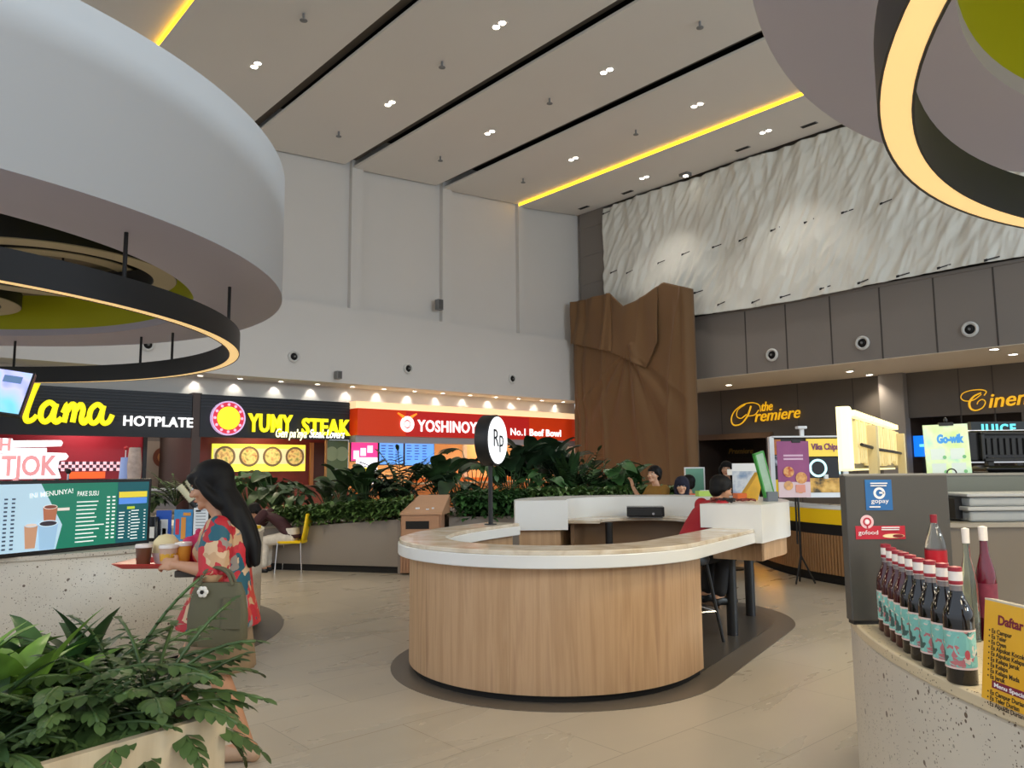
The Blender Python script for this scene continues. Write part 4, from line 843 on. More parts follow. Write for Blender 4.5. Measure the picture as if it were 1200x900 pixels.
line_bars(o, 'small_print', a[0]+sw*.2, a[1]+sh*.9, sw*.66, 2, sh*.08, sh*.035, M_skw, .002, 3, .2); line_bars(o, 'small_print', a[0]+sw*.12, a[1]+sh*.13, sw*.4, 1, .02, sh*.04, M_skw, .002, 4, 0)
a, b_ = PP(1003, 632), PP(1060, 616); sw, sh = b_[0]-a[0], b_[1]-a[1]
o = sticker('red food delivery sticker with round pin logo on the partition', 'delivery_sticker')
obj('sheet', MB().box(a[0], b_[0], a[1], b_[1], .0005, .002), M_skr, o); rr = sw*.135; c_ = (a[0]+sw*.24, a[1]+sh*1.32, .0015)
obj('pin_disc', MB().cyl(c_, rr, 0, .001, 32), mat('sticker_pink', (232,190,194), .4), o); obj('pin_ring', MB().ring((c_[0], c_[1], .0026), rr*.42, rr*.62, 0, .001, 28), M_skr, o); obj('pin_centre', MB().cyl((c_[0], c_[1], .0026), rr*.3, 0, .001, 20), M_skw, o); obj('pin_notch', MB().box(c_[0]-rr*.1, c_[0]+rr*.1, c_[1]-rr*.98, c_[1]-rr*.5, .0026, .0036), M_skr, o)
fit_text(text('lettering', 'gofood', sh*.46, M_skw, o, T(a[0]+sw*.05, a[1]+sh*.36, .0032), .0002, .0001), sw*.4)
line_bars(o, 'small_print', a[0]+sw*.52, a[1]+sh*.92, sw*.4, 2, sh*.16, sh*.08, M_skw, .002, 5, .15)
obj('button', MB().prism([(a[0]+sw*(.76+.22*math.cos(t)*1.0), a[1]+sh*(.24+.16*math.sin(t))) for t in [2*PI*i/24 for i in range(24)]], .002, .003), mat('sticker_cream', (240,220,170), .4), o); obj('button', MB().prism([(a[0]+sw*(.85+.11*math.cos(t)), a[1]+sh*(.24+.12*math.sin(t))) for t in [2*PI*i/24 for i in range(24)]], .003, .004), mat('sticker_maroon', (120,20,30), .4), o)
# lower cabinet with ledge and upper back panel to the right
xr2 = at_y(1113, 650, 2.95).x; zl = at_y(1160, 613, 2.95).z
lw = thing('low_cabinet', 'low grey brown cabinet behind the syrup bottles at right', 'cabinet', (xr2, 2.95, .95))
obj('front', MB().box(0, .95, 0, .04, 0, zl-.95-.015), mat('cabinet_brown', (112,104,94), .3, noise_amt=.1, noise_scale=3), lw); obj('ledge', MB().box(0, .95, -.01, .3, zl-.95-.015, zl-.95), mat('ledge_grey', (150,144,134), .3), lw)
obj('side', MB().box(0, .02, .04, .3, 0, zl-.95-.015), M_cab, lw)
up = thing('back_panel_unit', 'greenish grey panel behind the clear plastic box', 'panel', (xr2, 3.27, .95)); zu = at_y(1160, 557, 3.27).z
obj('panel', MB().box(0, 1.1, 0, .04, 0, zu-.95), mat('panel_greengrey', (104,108,100), .4), up); obj('top_edge', MB().box(0, 1.1, -.004, .044, zu-.95, zu-.94), MATS['edge_grey'], up)
bx0 = at_y(1133, 600, 3.0).x; bz1 = at_y(1160, 578, 3.0).z
px_ = thing('plastic_box', 'clear stacked plastic storage box on the cabinet ledge', 'storage box', (bx0, 3.0, zl))
M_clearp = mat('clear_plastic', (205,210,212), .2, trans=.45, spec=.5); hb = (bz1-zl)/2
obj('tub', MB().box(.012, .4, 0, .2, 0, hb-.012), M_clearp, px_, bevel=.01); obj('lid', MB().box(0, .41, -.008, .208, hb-.012, hb+.004), mat('lid_grey', (170,172,174), .3), px_, bevel=.004)
obj('tub', MB().box(.012, .4, 0, .2, hb+.004, 2*hb-.014), M_clearp, px_, bevel=.01); obj('lid', MB().box(0, .41, -.008, .208, 2*hb-.014, 2*hb), MATS['lid_grey'], px_, bevel=.004); obj('latch', MB().box(-.016, .012, .05, .15, .01, hb*2-.02), M_black, px_)
# syrup bottles
M_syrup = mat('syrup_black', (14,8,8), .08, spec=.6); M_syrup2 = mat('syrup_red', (58,8,14), .08, spec=.6); M_neck = mat('neck_glass', (120,110,108), .1, spec=.7)
M_cap = mat('bottle_seal', (232,222,214), .4, noise_amt=.12, noise_scale=60); M_capr = mat('bottle_seal_red', (150,28,44), .4)
M_lab = ramp_mat('syrup_label', 'cells', [(0,(126,188,176)),(.45,(150,205,192)),(.62,(190,110,112)),(.72,(224,205,188)),(.82,(60,90,84)),(.9,(120,180,168))], .5, 34, distort=.15, const=True)
M_labp = mat('label_mint', (136,198,186), .5); M_labw = mat('label_pink', (226,196,186), .5)
def bottle_proto(red):
    o = thing('syrup_bottle', 'tmp', 'bottle', group='row of syrup bottles with mint labels')
    R = .0375
    obj('glass', MB().lathe([(0,0),(R-.004,0),(R,.004),(R,.165),(R*.93,.185),(R*.62,.21),(.0165,.228),(.0155,.236),(.0,.236)], n=28, caps=False), M_syrup2 if red else M_syrup, o, smooth=50)
    obj('neck', MB().lathe([(.0155,.236),(.0145,.262),(.0,.262)], n=20, caps=False), M_neck, o, smooth=50)
    obj('seal', MB().lathe([(.0165,.25),(.0175,.275),(.0165,.296),(0,.298)], n=20, caps=False), M_cap, o, smooth=40)
    obj('seal_band', MB().lathe([(.0172,.252),(.0176,.258),(.0172,.262)], n=20, caps=False), M_capr, o); obj('seal_top', MB().lathe([(.0174,.286),(.0172,.297),(0,.3)], n=20, caps=False), M_capr, o)
    lb_ = obj('label', MB().lathe([(R+.0006,.045),(R+.0008,.135)], n=28, caps=False), M_lab, o, smooth=50)
    obj('label_edge', MB().lathe([(R+.0012,.135),(R+.0012,.14)], n=28, caps=False), M_labw, lb_); obj('label_edge', MB().lathe([(R+.0012,.04),(R+.0012,.045)], n=28, caps=False), M_labw, lb_)
    el = MB(); ang0 = -PI/2-.45; vs = []; n_ = 22                                                 # big mint oval with a red bloom, wrapped on the label
    for (aw, zc, zw, k, mm) in ((.5,.1,.03,.0016,0),(.9,.055,.008,.0016,0),(.17,.078,.012,.002,1)):
        off = .35 if mm else 0; el.cur = mm
        el.add([((R+k)*math.cos(ang0+off+aw*math.cos(t)), (R+k)*math.sin(ang0+off+aw*math.cos(t)), zc+zw*math.sin(t)) for t in [2*PI*i/n_ for i in range(n_)]], [tuple(range(n_))])
    obj('label_oval', el, [M_labp, mat('label_bloom', (200,84,90), .5)], lb_)
    return o
pos = [(1128.5,662.7,806.7),(1113,658.7,796.8),(1097.6,655.5,788),(1084,652.8,779),(1074,649,770.7),(1065.5,646,764),(1058,644,757.9),(1050.5,640.5,751.5),(1044,636.8,745)]
LB = ['nearest dark syrup bottle at the front end of the row, beside yellow menu','second dark syrup bottle from the yellow menu card','third dark syrup bottle from the yellow menu card','fourth dark syrup bottle from the yellow menu card','fifth syrup bottle from the yellow menu, middle of the row',
      'fourth red syrup bottle from the partition end of the row','third red syrup bottle from the partition end of the row','second red syrup bottle from the partition end of the row','last red syrup bottle, closest to the partition']
protos = {}
for i, (px, pt, pb_) in enumerate(pos):
    red = i >= 5
    if red not in protos: protos[red] = o = bottle_proto(red)
    else: o = copy_tree(protos[red])
    p = at_z(px, pb_-3, .95); d = (p-EYE).to_2d().normalized()*.034; hgt = at_y(px, pt, p.y+.03).z-.95
    o.location = (p.x+d.x, p.y+d.y, .95); s = hgt/.3; o.scale = (s*.98, s*.98, s); o['label'] = LB[i]; o.rotation_euler = (0, 0, .1*i)
# other bottles
M_glass = mat('clear_glass', (225,232,230), .02, trans=1, spec=.5); M_pet = mat('clear_pet', (235,238,238), .04, trans=.95, spec=.5)
def bottle(label, px, pt, pb_, y, prof, gm, extra):
    p = at_y(px, pb_, y); o = thing('bottle', label, 'bottle', (p.x, y, .95)); H_ = at_y(px, pt, y).z-.95; w_ = FPX/y
    for (nm, pr, mm) in [('glass', prof, gm)]+extra: obj(nm, MB().lathe([(r_, z_*H_) for r_, z_ in pr], n=28, caps=False), mm, o, smooth=50)
    return o
y1 = 2.62; rv = 11.5*y1/FPX
o = bottle('clear plastic bottle with red label and red cap before the partition', 1099.5, 603, 690, y1, [(0,0),(rv*.9,0),(rv,.04),(rv,.7),(rv*.93,.76),(rv*.55,.87),(rv*.3,.93),(rv*.28,.96)], M_pet, [('cap', [(rv*.32,.93),(rv*.32,1),(0,1)], mat('cap_red', (140,16,34), .4)), ('label', [(rv*1.01,.2),(rv*1.01,.7)], mat('label_red', (186,16,34), .35))])
for k_, (ch, a_) in enumerate((('V', -1.75), ('i', -1.15))):
    H_ = at_y(1099, 603, y1).z-.95; zz = .46*H_; n_ = V((math.cos(a_), math.sin(a_), 0)); text('lettering', ch, .075, M_skw, o, face_mat((n_.x*rv*1.02, n_.y*rv*1.02, zz), V((0,0,1)).cross(n_), (0,0,1)) @ T(0,0,.001), .001, .002, align='CENTER')
y2 = 2.5; r2 = 9*y2/FPX
bottle('empty clear glass bottle with white cap behind the syrup row', 1137, 618, 705, y2, [(0,0),(r2*.95,0),(r2,.03),(r2,.5),(r2*.85,.6),(r2*.42,.74),(r2*.36,.88)], mat('greenish_glass', (210,222,206), .03, trans=.95), [('cap', [(r2*.44,.86),(r2*.46,.99),(0,1)], M_cap), ('liquid', [(0,.02),(r2*.9,.02),(r2*.9,.16),(0,.16)], M_syrup)])
y3 = 2.5; r3 = 10.5*y3/FPX
bottle('deep red syrup bottle with white cap behind the row', 1157.5, 616, 702, y3, [(0,0),(r3*.95,0),(r3,.03),(r3,.52),(r3*.86,.62),(r3*.44,.76),(r3*.36,.9)], mat('red_syrup_glass', (96,14,34), .08, spec=.7), [('cap', [(r3*.44,.87),(r3*.46,.99),(0,1)], M_cap), ('label', [(r3*1.01,.2),(r3*1.01,.5)], mat('label_dullred', (120,40,60), .5, noise_amt=.5, noise_scale=40))])
# yellow menu card holder
p0 = at_z(1150, 817, .95); p1 = at_z(1200, 838, .95); du = (p1-p0); du.z = 0; du.normalize(); hgt = at_y(1142, 704, p0.y).z-.95
tilt = V((du.y*.0, 0, 0)); back = V((-du.y, du.x, 0)); upv = (V((0,0,1))*1.0+back*.12-du*.07).normalized()
mc = thing('menu_card', 'yellow drink list card headed Daftar in a tent holder', 'menu card'); mc.matrix_world = face_mat(p0, du, (upv-du*upv.dot(du)))
hh = hgt*1.02; ww = .3
obj('card', MB().box(0, ww, 0, hh, -.004, 0), ramp_mat('card_yellow', 'noise', [(.35,(226,166,30)),(.65,(238,184,60))], .3, 3), mc, bevel=.001)
bkm = MB().add([(0,hh,-.004),(ww,hh,-.004),(ww,.04,-.13),(0,.04,-.13)], [(0,1,2,3)]); bk = obj('back_leaf', bkm, mat('card_back', (190,180,166), .4), mc); bk.modifiers.new('Solid', 'SOLIDIFY').thickness = .003
obj('top_fold', MB().box(0, ww, hh, hh+.004, -.03, .0), mat('fold_clear', (206,196,176), .25), mc)
mm_ = mat('print_maroon', (120,20,50), .5); mk_ = mat('print_dark', (50,34,24), .5)
fit_text(text('heading', 'Daftar', .03, mm_, mc, T(.046, hh-.05, .0006), .0003, .001), .08); text('heading', 'Es', .03, mm_, mc, T(.14, hh-.05, .0006), .0003, .001)
text('drink_list', '\n'.join('\u2022 '+s_ for s_ in ('Es Campur','Es Teler','Es Oyen','Es Alpukat Kocok','Es Alpukat Kelapa','Es Kelapa Jeruk','Es Kelapa','Es Kelapa Muda','Es Jeruk')), .0145, mk_, mc, T(.018, hh-.073, .0006), .0002, .0003, lsp=.9)
obj('red_pill', MB().box(.035, .15, hh-.197, hh-.18, .0005, .0015), mm_, mc, bevel=.0006); fit_text(text('pill_lettering', 'Menu Special', .013, M_skw, mc, T(.042, hh-.193, .0018), .0002, .0003), .1)
text('drink_list', '\n'.join('\u2022 '+s_ for s_ in ('Es Campur Durian','Es Teler Durian','Es Alpukat Durian')), .0145, mk_, mc, T(.02, hh-.213, .0006), .0002, .0003, lsp=.9)
# ---- things on the far side of the booth, seen over the partition
bc = thing('booth_counter', 'grey booth counter behind the taupe partition', 'counter', (1.3, 3.3, 0))
M_greyc = mat('booth_grey', (150,146,140), .4)
rib = [(1.62,3.33),(1.78,3.7),(2.0,4.15),(2.3,4.6),(2.6,4.9)]; rib = [(x-1.3, y-3.3) for x, y in [(p[0], p[1]) for p in smooth_path([(a,b,0) for a, b in rib], 5)]]
obj('body', MB().ribbon(rib, -.9, 0, .951-0, 1.06), M_cab, bc, smooth=40); obj('top', MB().ribbon(rib, -.95, .02, 1.06, 1.1), M_greyc, bc, smooth=40)
# lit menu box on two posts
L0, L1 = at_y(997, 480, 3.25), at_y(1056, 507, 4.75); L0.z = L1.z = 0; dl_ = (L1-L0).normalized()
zb0 = at_y(1000, 552, 3.25).z; zt0 = at_y(987, 476, 3.25).z; hL = zt0-zb0; Ln = (L1-L0).length
lm = thing('lit_menu_box', 'back of a glowing slatted menu box on two pale posts', 'light box', group=None); lm.matrix_world = face_mat((L0.x, L0.y, zb0), dl_, (0,0,1))
M_warm = mat('warm_white_glow', (255,244,196), .4, emit=.95, ecol=(255,238,170)); M_warm2 = mat('warm_slat', (232,214,160), .5, emit=.35, ecol=(240,214,140)); M_post = mat('pale_post', (222,206,160), .5)
obj('end_light', MB().box(-.015, .02, 0, hL, -.05, .0), M_warm, lm, bevel=.01); obj('face_light', MB().box(0, Ln, .0, hL, -.06, -.045), M_warm, lm)
obj('back_board', MB().box(.02, Ln, .01, hL*.86, -.045, -.03), mat('back_board_dim', (150,138,104), .6), lm)
sl = MB(); r = random.Random(9); x = .2
while x < Ln-.05:
    w_ = r.uniform(.03,.075); sl.box(x, x+w_, .02+.03*r.random(), hL*(.8+.05*r.random()), -.03, -.012); x += w_+r.uniform(.012,.035)
obj('slats', sl, M_warm2, lm)
dots = MB(); x = .16
while x < Ln-.05: w_ = r.uniform(.03,.08); dots.box(x, x+w_, hL*.88, hL*.98, -.05, -.01); x += w_+r.uniform(.02,.05)
obj('top_glow', dots, M_warm, lm); obj('cable', MB().tube([(.2,hL*.42,.005),(Ln*.4,hL*.37,.01),(Ln*.7,hL*.36,.01),(Ln,hL*.34,.005)], .008, 6), M_black, lm)
for xx in (.52, Ln-.12): obj('post', MB().box(xx-.035, xx+.035, 1.1-zb0, hL*.78, -.012, .028), M_post, lm)
# green poster on a clip
p0, p1 = at_y(1087, 556, 3.4), at_y(1132, 498, 3.4); gp = thing('green_poster', 'pale green menu poster on a clip stand above the partition', 'poster'); w_ = p1.x-p0.x; h_ = p1.z-p0.z+.02
gp.matrix_world = face_mat((p0.x, 3.4, p0.z-.02), (1,-.1,0), (-.06,0,1))
obj('sheet', MB().box(0, w_, 0, h_, -.006, 0), ramp_mat('poster_green', 'noise', [(.35,(196,226,150)),(.5,(214,232,190)),(.65,(176,220,196))], .4, 9, emit=.18), gp)
fit_text(text('lettering', 'Go-wik', .05, mat('poster_blue', (60,140,210), .4, emit=.3), gp, T(w_*.28, h_*.66, .001), .001, .003, .1), w_*.6)
for i in range(2):
    for j in range(2): obj('picture', MB().box(w_*(.12+.44*i), w_*(.44+.44*i), h_*(.08+.27*j), h_*(.28+.27*j), 0, .001), mat('poster_pale', (206,220,214), .4, emit=.15), gp); obj('leaf_dot', MB().cyl((w_*(.42+.44*i), h_*(.12+.27*j), .001), .008, 0, .001, 14), mat('poster_leaf', (120,190,130), .4), gp)
obj('clip', MB().box(w_*.36, w_*.68, h_-.006, h_+.008, -.01, .006), M_black, gp); obj('clip_knob', MB().ell((w_*.52, h_+.018, 0), (.008,.012,.008)), M_black, gp); obj('stand', MB().box(w_*.45, w_*.55, 1.1-p0.z+.02, h_*.9, -.02, -.008).box(w_*.3, w_*.7, 1.1-p0.z+.02, 1.1-p0.z+.03, -.1, .08), M_black, gp)
rg = thing('cable_loop', 'small black cable loop on the partition edge', 'cable', (at_y(1117,556,3.28).x, 3.29, zu+.01)); obj('loop', MB().tube([(.02*math.cos(t), 0, .018*math.sin(t)) for t in [PI*i/10 for i in range(11)]], .003, 6), M_black, rg)
# till monitor seen from behind
p0, p1 = at_y(1137, 541, 3.45), at_y(1215, 504, 3.45); tm = thing('till_monitor', 'black back of a till monitor on stand at right edge', 'monitor', (p0.x, 3.45, 1.1))
w_ = .34; z0 = p0.z-1.1; z1 = p1.z-1.1
obj('casing', MB().box(.0, w_, 0, .045, z0, z1), M_black_gloss, tm, bevel=.008); obj('rear_frame', MB().box(.045, w_, -.02, 0, z0+.0, z0+.015).box(.045, w_, -.02, 0, z1-.02, z1-.008).box(.045, .06, -.02, 0, z0, z1-.01), M_black, tm, bevel=.003)
rbs = MB()
for i in range(9): rbs.box(.075+i*.028, .09+i*.028, -.008, 0, z0+.03, z1-.035)
obj('ribs', rbs, M_black, tm); obj('corner_tab', MB().box(-.02, .02, .0, .04, z1-.03, z1-.004), M_black_gloss, tm, bevel=.01)
obj('neck', MB().box(.075, .1, -.01, .02, .1, z0+.02).box(.3, .325, -.01, .02, .1, z0+.02), M_black, tm)
zb_ = at_y(1160, 553, 3.45).z-1.1; obj('lower_unit', MB().box(.035, w_, -.06, .06, max(.02,zb_), z0-.018), M_black_gloss, tm, bevel=.012); obj('foot', MB().box(.1, w_-.02, -.04, .04, 0, max(.03,zb_+.005)), M_black, tm)
obj('rim_light', MB().box(-.004, w_, .046, .05, z0-.006, z1+.004), mat('rim_white', (235,238,245), .3, emit=.5), tm)
p0, p1 = at_y(1143, 507, 3.9), at_y(1215, 498, 3.9); js = thing('juice_sign', 'dark sign with teal letters behind the black till monitor', 'sign'); js.matrix_world = face_mat((p0.x, 3.9, p0.z), (1,0,0), (0,0,1))
obj('board', MB().box(-.02, .5, -.05, .055, -.03, 0), mat('sign_night', (14,26,34), .4), js); text('lettering', 'JUICE', .06, mat('teal_glow', (90,210,230), .4, emit=.9), js, T(.03, .0, .001), .003, .002, spacing=1.25); obj('stand', MB().box(.2, .23, 1.1-p0.z, -.05, -.02, 0), M_black, js)
bt = thing('blender_row', 'row of golden snacks behind the till monitor', 'snacks', (p0.x+.02, 3.62, 1.1)); bb_ = MB(); r = random.Random(3)
for i in range(26): bb_.ell((r.uniform(0,.42), r.uniform(-.05,.05), .34+r.uniform(0,.025)), (.022,.018,.014), nu=8, nv=5)
obj('snacks', bb_, mat('snack_gold', (196,150,84), .5, noise_amt=.3, noise_scale=30), bt, smooth=180); obj('tray', MB().box(-.03, .46, -.07, .07, .3, .325).box(.0, .02, -.05, .05, 0, .3).box(.4, .42, -.05, .05, 0, .3), M_greyc, bt)
# small blue lit screen in the right doorway
t_, z__ = on_s(1081, 522, SB+.6); bs = thing('blue_screen', 'small glowing blue screen in the dark doorway behind green poster', 'screen'); bs.matrix_world = face_mat(E2*(SB+.6)+E1*t_+V((0,0,z__)), -E1, (0,0,1)); obj('casing', MB().box(-.5, .6, -.45, .4, -.08, 0), M_black, bs); obj('picture', MB().box(-.47, .57, -.42, .37, 0, .01), mat('blue_glow', (20,110,225), .3, emit=1.2), bs); obj('bar', MB().box(-.1, .5, -.05, .05, .01, .02), mat('cyan_glow', (120,220,250), .3, emit=1.0), bs); obj('post', MB().box(-.05, .05, -z__, -.45, -.06, 0), M_black, bs)
# ---- cinema lettering
M_gold = mat('gold_glow', (236,186,50), .4, emit=.6, ecol=(240,176,24)); M_goldd = mat('gold_return', (120,84,20), .4)
def ES(s): return face_mat(E2*s, -E1, (0,0,1))           # x = towards the right of the picture along the cinema wall (-t)
def CE(px, py): t_, z_ = on_s(px, py, SB-.12); return (-t_, z_)
o = thing('cinema_sign', 'gold script sign reading the Premiere over the dark entrance', 'sign'); o.matrix_world = ES(SB-.02)
a, b_ = CE(858, 494), CE(940, 486); wv = b_[0]-a[0]; k_ = wv/82
def gpts(l): return [[(a[0]+(x-858)*k_, CE(900,497)[1]+(497-y)*k_*.98)+tuple(rest) for x, y, *rest in g] for g in l]
strokes('script_capital', gpts([[(893,483,.8),(892,476,.9),(884,472.5,.8),(872,474,.8),(861,481,1),(857,490,1.3),(860,496,1.2),(869,495,1),(877,487,1.6),(882,476,1.7)],[(876,485,1),(869,489,.8),(864,486,.8),(866,479,.8),(875,474,.8)],[(877,487,.7),(886,486,.9),(891,481,1)]]), M_gold, o, T(0,0,.1), k_*.65, .6)
fit_text(text('script_lettering', 'remiere', 13*k_*1.35, M_gold, o, T(CE(883,494.5)[0], CE(883,494.5)[1], .06) @ Matrix.Rotation(.035, 4, 'Z'), .03, .002, .35), CE(938,490)[0]-CE(884,490)[0])
fit_text(text('script_lettering', 'the', 13*k_*1.1, M_gold, o, T(CE(891,482)[0], CE(891,482)[1], .06) @ Matrix.Rotation(.035, 4, 'Z'), .03, .0, .35), CE(904,480)[0]-CE(891,480)[0])
o = thing('cinema_sign', 'large gold script Cinema sign cut by the right frame edge', 'sign'); o.matrix_world = ES(SB-.02)
a = CE(1128, 480); b_ = CE(1200, 470); k_ = (b_[0]-a[0])/72
def gp2(l): return [[(a[0]+(x-1128)*k_, CE(1160,480)[1]+(480-y)*k_)+tuple(rest) for x, y, *rest in g] for g in l]
strokes('script_capital', gp2([[(1155,461,.8),(1158,456,1),(1152,453,1),(1140,453,.8),(1130,456,.8),(1127,462,.9),(1132,466.5,.9),(1142,466,.8),(1152,459,.8)],[(1152,457,1),(1143,461,1.5),(1137,469,2),(1138,477,1.8),(1144,480,1.2),(1152,477,1),(1156,470,.9),(1153,466,.9),(1148,468,.8),(1146,472,.8)]]), M_gold, o, T(0,0,.1), k_*.75, .6)
q = CE(1157, 478); text('script_lettering', 'inema', 27*k_, M_gold, o, T(q[0], q[1], .06) @ Matrix.Rotation(.05, 4, 'Z'), .04, .004, .3)
q = on_s(866, 529, SB+2.4); o = thing('foyer_sign', 'faint small gold sign deep inside the dark cinema entrance', 'sign'); o.matrix_world = face_mat(E2*(SB+2.45)+E1*q[0]+V((0,0,q[1])), -E1, (0,0,1)); obj('board', MB().box(-.7, .7, -.3, .3, 0, .04), mat('board_darkbrown', (40,28,22), .5), o); text('lettering', 'Premiere', .36, mat('dim_gold', (120,90,36), .5, emit=.05), o, T(-.6,-.1,.05), .01, .005, .3)
# ---- yellow snack stall
SP = [(p[0], p[1]) for p in smooth_path([(5.0,8.6,0),(4.55,9.15,0),(4.17,9.9,0),(3.92,10.65,0),(3.82,11.5,0),(3.86,12.6,0),(4.05,13.5,0)], 8)]
so = (4.2, 10.6); sp_ = [(x-so[0], y-so[1]) for x, y in SP]; nS = len(sp_)
sl = thing('snack_stall', 'curved snack stall with yellow band and vertical wooden slats', 'stall', (so[0], so[1], 0))
kS = 29
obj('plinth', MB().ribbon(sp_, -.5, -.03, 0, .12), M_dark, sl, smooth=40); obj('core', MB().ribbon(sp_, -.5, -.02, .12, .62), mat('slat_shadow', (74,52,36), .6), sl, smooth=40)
slt = MB()
def along(path, d):
    out = []; acc = 0; nxt = 0
    for (x0, y0), (x1, y1) in zip(path, path[1:]):
        L_ = math.hypot(x1-x0, y1-y0)
        while nxt <= acc+L_: f = (nxt-acc)/L_; out.append((x0+(x1-x0)*f, y0+(y1-y0)*f, math.atan2(y1-y0, x1-x0))); nxt += d
        acc += L_
    return out
M_slw = mat('slat_wood', (176,132,90), .5, noise_amt=.12, noise_scale=4)
for (x, y, a_) in along(sp_[:kS+14], .052):
    slt.m = T(x, y) @ Matrix.Rotation(a_, 4, 'Z'); slt.box(-.016, .016, -.03, .012, .12, .62)
obj('wood_slats', slt, M_slw, sl)
obj('black_band', MB().ribbon(sp_[:kS], -.5, .0, .62, .76), M_black, sl, smooth=40); obj('yellow_band', MB().ribbon(sp_[:kS], -.52, .03, .76, .95), mat('stall_yellow', (240,196,20), .35, emit=.12), sl, smooth=40)
obj('white_ledge', MB().ribbon(sp_[:kS], -.55, .035, .95, .965), M_whitep, sl, smooth=40)
obj('cream_panel', MB().ribbon(sp_[kS-1:], -.4, .05, .34, .93), mat('stall_cream', (216,200,176), .4), sl, smooth=40); obj('cream_top', MB().ribbon(sp_[kS-1:], -.5, .08, .93, .97), M_whitep, sl, smooth=40)
obj('under_glow', MB().ribbon(sp_[kS:kS+10], .0, .03, .315, .335), mat('yellow_strip_glow', (255,200,50), .4, emit=9, ecol=(255,180,30)), sl, smooth=40)
# upright menu frame of the stall
yF = 10.75; fw = face_mat((0, yF, 0), (1,0,0), (0,0,1))
def PF(px, py): p = at_y(px, py, yF); return (p.x, p.z)
mf = thing('stall_menu_frame', 'stall menu frame with yellow header and dark lit drink picture', 'menu frame'); mf.matrix_world = fw
def pf(nm, px0, px1, py0, py1, m, z0=.0, d=.03): a, b_ = PF(px0, py1), PF(px1, py0); return obj(nm, MB().box(a[0], b_[0], a[1], b_[1], z0, z0+d), m, mf)
pf('back', 903, 989, 512, 583, mat('frame_dark', (44,42,44), .5), -.08, .06); pf('header', 945, 988, 514, 535, mat('header_yellow', (232,200,74), .4, emit=.35))
a = PF(950, 527); fit_text(text('lettering', 'Vika Chips', .12, mat('header_purple', (130,60,110), .5), mf, T(a[0], a[1], .034), .004, .004), PF(982,527)[0]-a[0])
pf('screen', 945, 987, 536, 560, mat('screen_black', (24,26,30), .2)); c_ = PF(957.5, 548.5)
obj('cup_ring', MB().ring((c_[0], c_[1], .03), .095, .125, 0, .01, 32), mat('ring_cyan', (190,235,240), .3, emit=.9), mf); obj('ring_glow', MB().box(PF(945,549)[0], c_[0]-.09, c_[1]-.04, c_[1]+.02, .03, .038), MATS['ring_cyan'], mf); obj('straw', MB().box(PF(982,548)[0], PF(983.5,548)[0], PF(982,556)[1], PF(982,541)[1], .03, .04), MATS['ring_cyan'], mf)
pf('food_picture', 946, 984, 560, 577, ramp_mat('food_pic', 'noise', [(.35,(70,60,40)),(.5,(196,150,70)),(.65,(220,180,100))], .4, 7, emit=.2)); pf('price_strip', 945, 987, 577, 583, M_lw)
for a_ in ((903,905,512,583),(988,990,512,583),(903,990,510.5,513)): pf('rail', *a_, M_whitep, -.02, .08)
pf('shelf_lattice', 906, 914, 515, 533, mat('lattice_orange', (190,110,50), .5, noise_amt=.4, noise_scale=10), .0, .02); pf('picture_tile', 904, 913, 534, 546, ramp_mat('tile_pic', 'noise', [(.4,(50,50,60)),(.55,(200,200,210)),(.7,(180,120,60))], .4, 9)); pf('yellow_tile', 904, 914, 562, 582, M_yp)
pf('cup', 964, 968, 556, 561, M_whitep, .03, .05)
obj('legs', MB().box(PF(904,583)[0], PF(906,583)[0], .965, PF(904,583)[1]+.02, -.06, -.02).box(PF(987,583)[0], PF(989,583)[0], .965, PF(904,583)[1]+.02, -.06, -.02), M_whitep, mf)
p0 = PF(938, 512); fl_ = thing('flood_lamp', 'small white lamp on short post above the purple banner', 'lamp'); fl_.matrix_world = fw; obj('post', MB().box(p0[0], p0[0]+.05, p0[1]+.01, p0[1]+.13, -.04, .01), M_whitep, fl_); obj('head', MB().box(p0[0]-.05, p0[0]+.08, p0[1]+.11, p0[1]+.15, -.06, .06), M_whitep, fl_, bevel=.01)
# purple banner on a tripod
yB = 10.15; bn = thing('banner_stand', 'purple banner with fries pictures on a black tripod stand', 'banner', (at_y(936, 600, yB).x, yB, 0)); bx = bn.location.x
def PBn(px, py): p = at_y(px, py, yB); return (p.x-bx, p.z)
obj('pole', MB().tube([(0,0,.3),(-.0,0,PBn(930,583)[1])], .015, 8), M_black, bn)
obj('crossbar', MB().tube([(0,0,PBn(930,583)[1]),(PBn(906,583)[0],0,PBn(906,583)[1])], .012, 8), M_black, bn)
for a_ in (-2.4, -.3, 1.4): obj('leg', MB().tube([(0,0,.36),(.16*math.cos(a_), .16*math.sin(a_), .008)], .012, 8), M_black, bn)
obj('upright', MB().box(-.035, -.015, .02, .035, .5, PBn(930,514)[1]), M_black, bn)
a, b_ = PBn(912, 583), PBn(946, 517)
obj('banner', MB().box(a[0], b_[0], -.03, -.022, a[1], b_[1]), ramp_mat('banner_purple', 'noise', [(.3,(140,66,120)),(.7,(160,84,132))], .45, 3), bn); obj('banner_foot', MB().box(a[0]+.0, b_[0], -.033, -.03, a[1], a[1]+.2), mat('banner_pale', (226,200,206), .45), bn)
obj('clip', MB().box(-.06, .05, -.04, .02, b_[1]-.02, b_[1]+.012), M_black, bn)
fb = face_mat((0,-.033,0), (1,0,0), (0,0,1))
for i in range(2): obj('banner_lettering', MB().box(a[0]+.08, b_[0]-.08, b_[1]-.2-.045*i, b_[1]-.175-.045*i, 0, .003), mat('banner_text', (220,180,205), .5), bn, mw=fb)
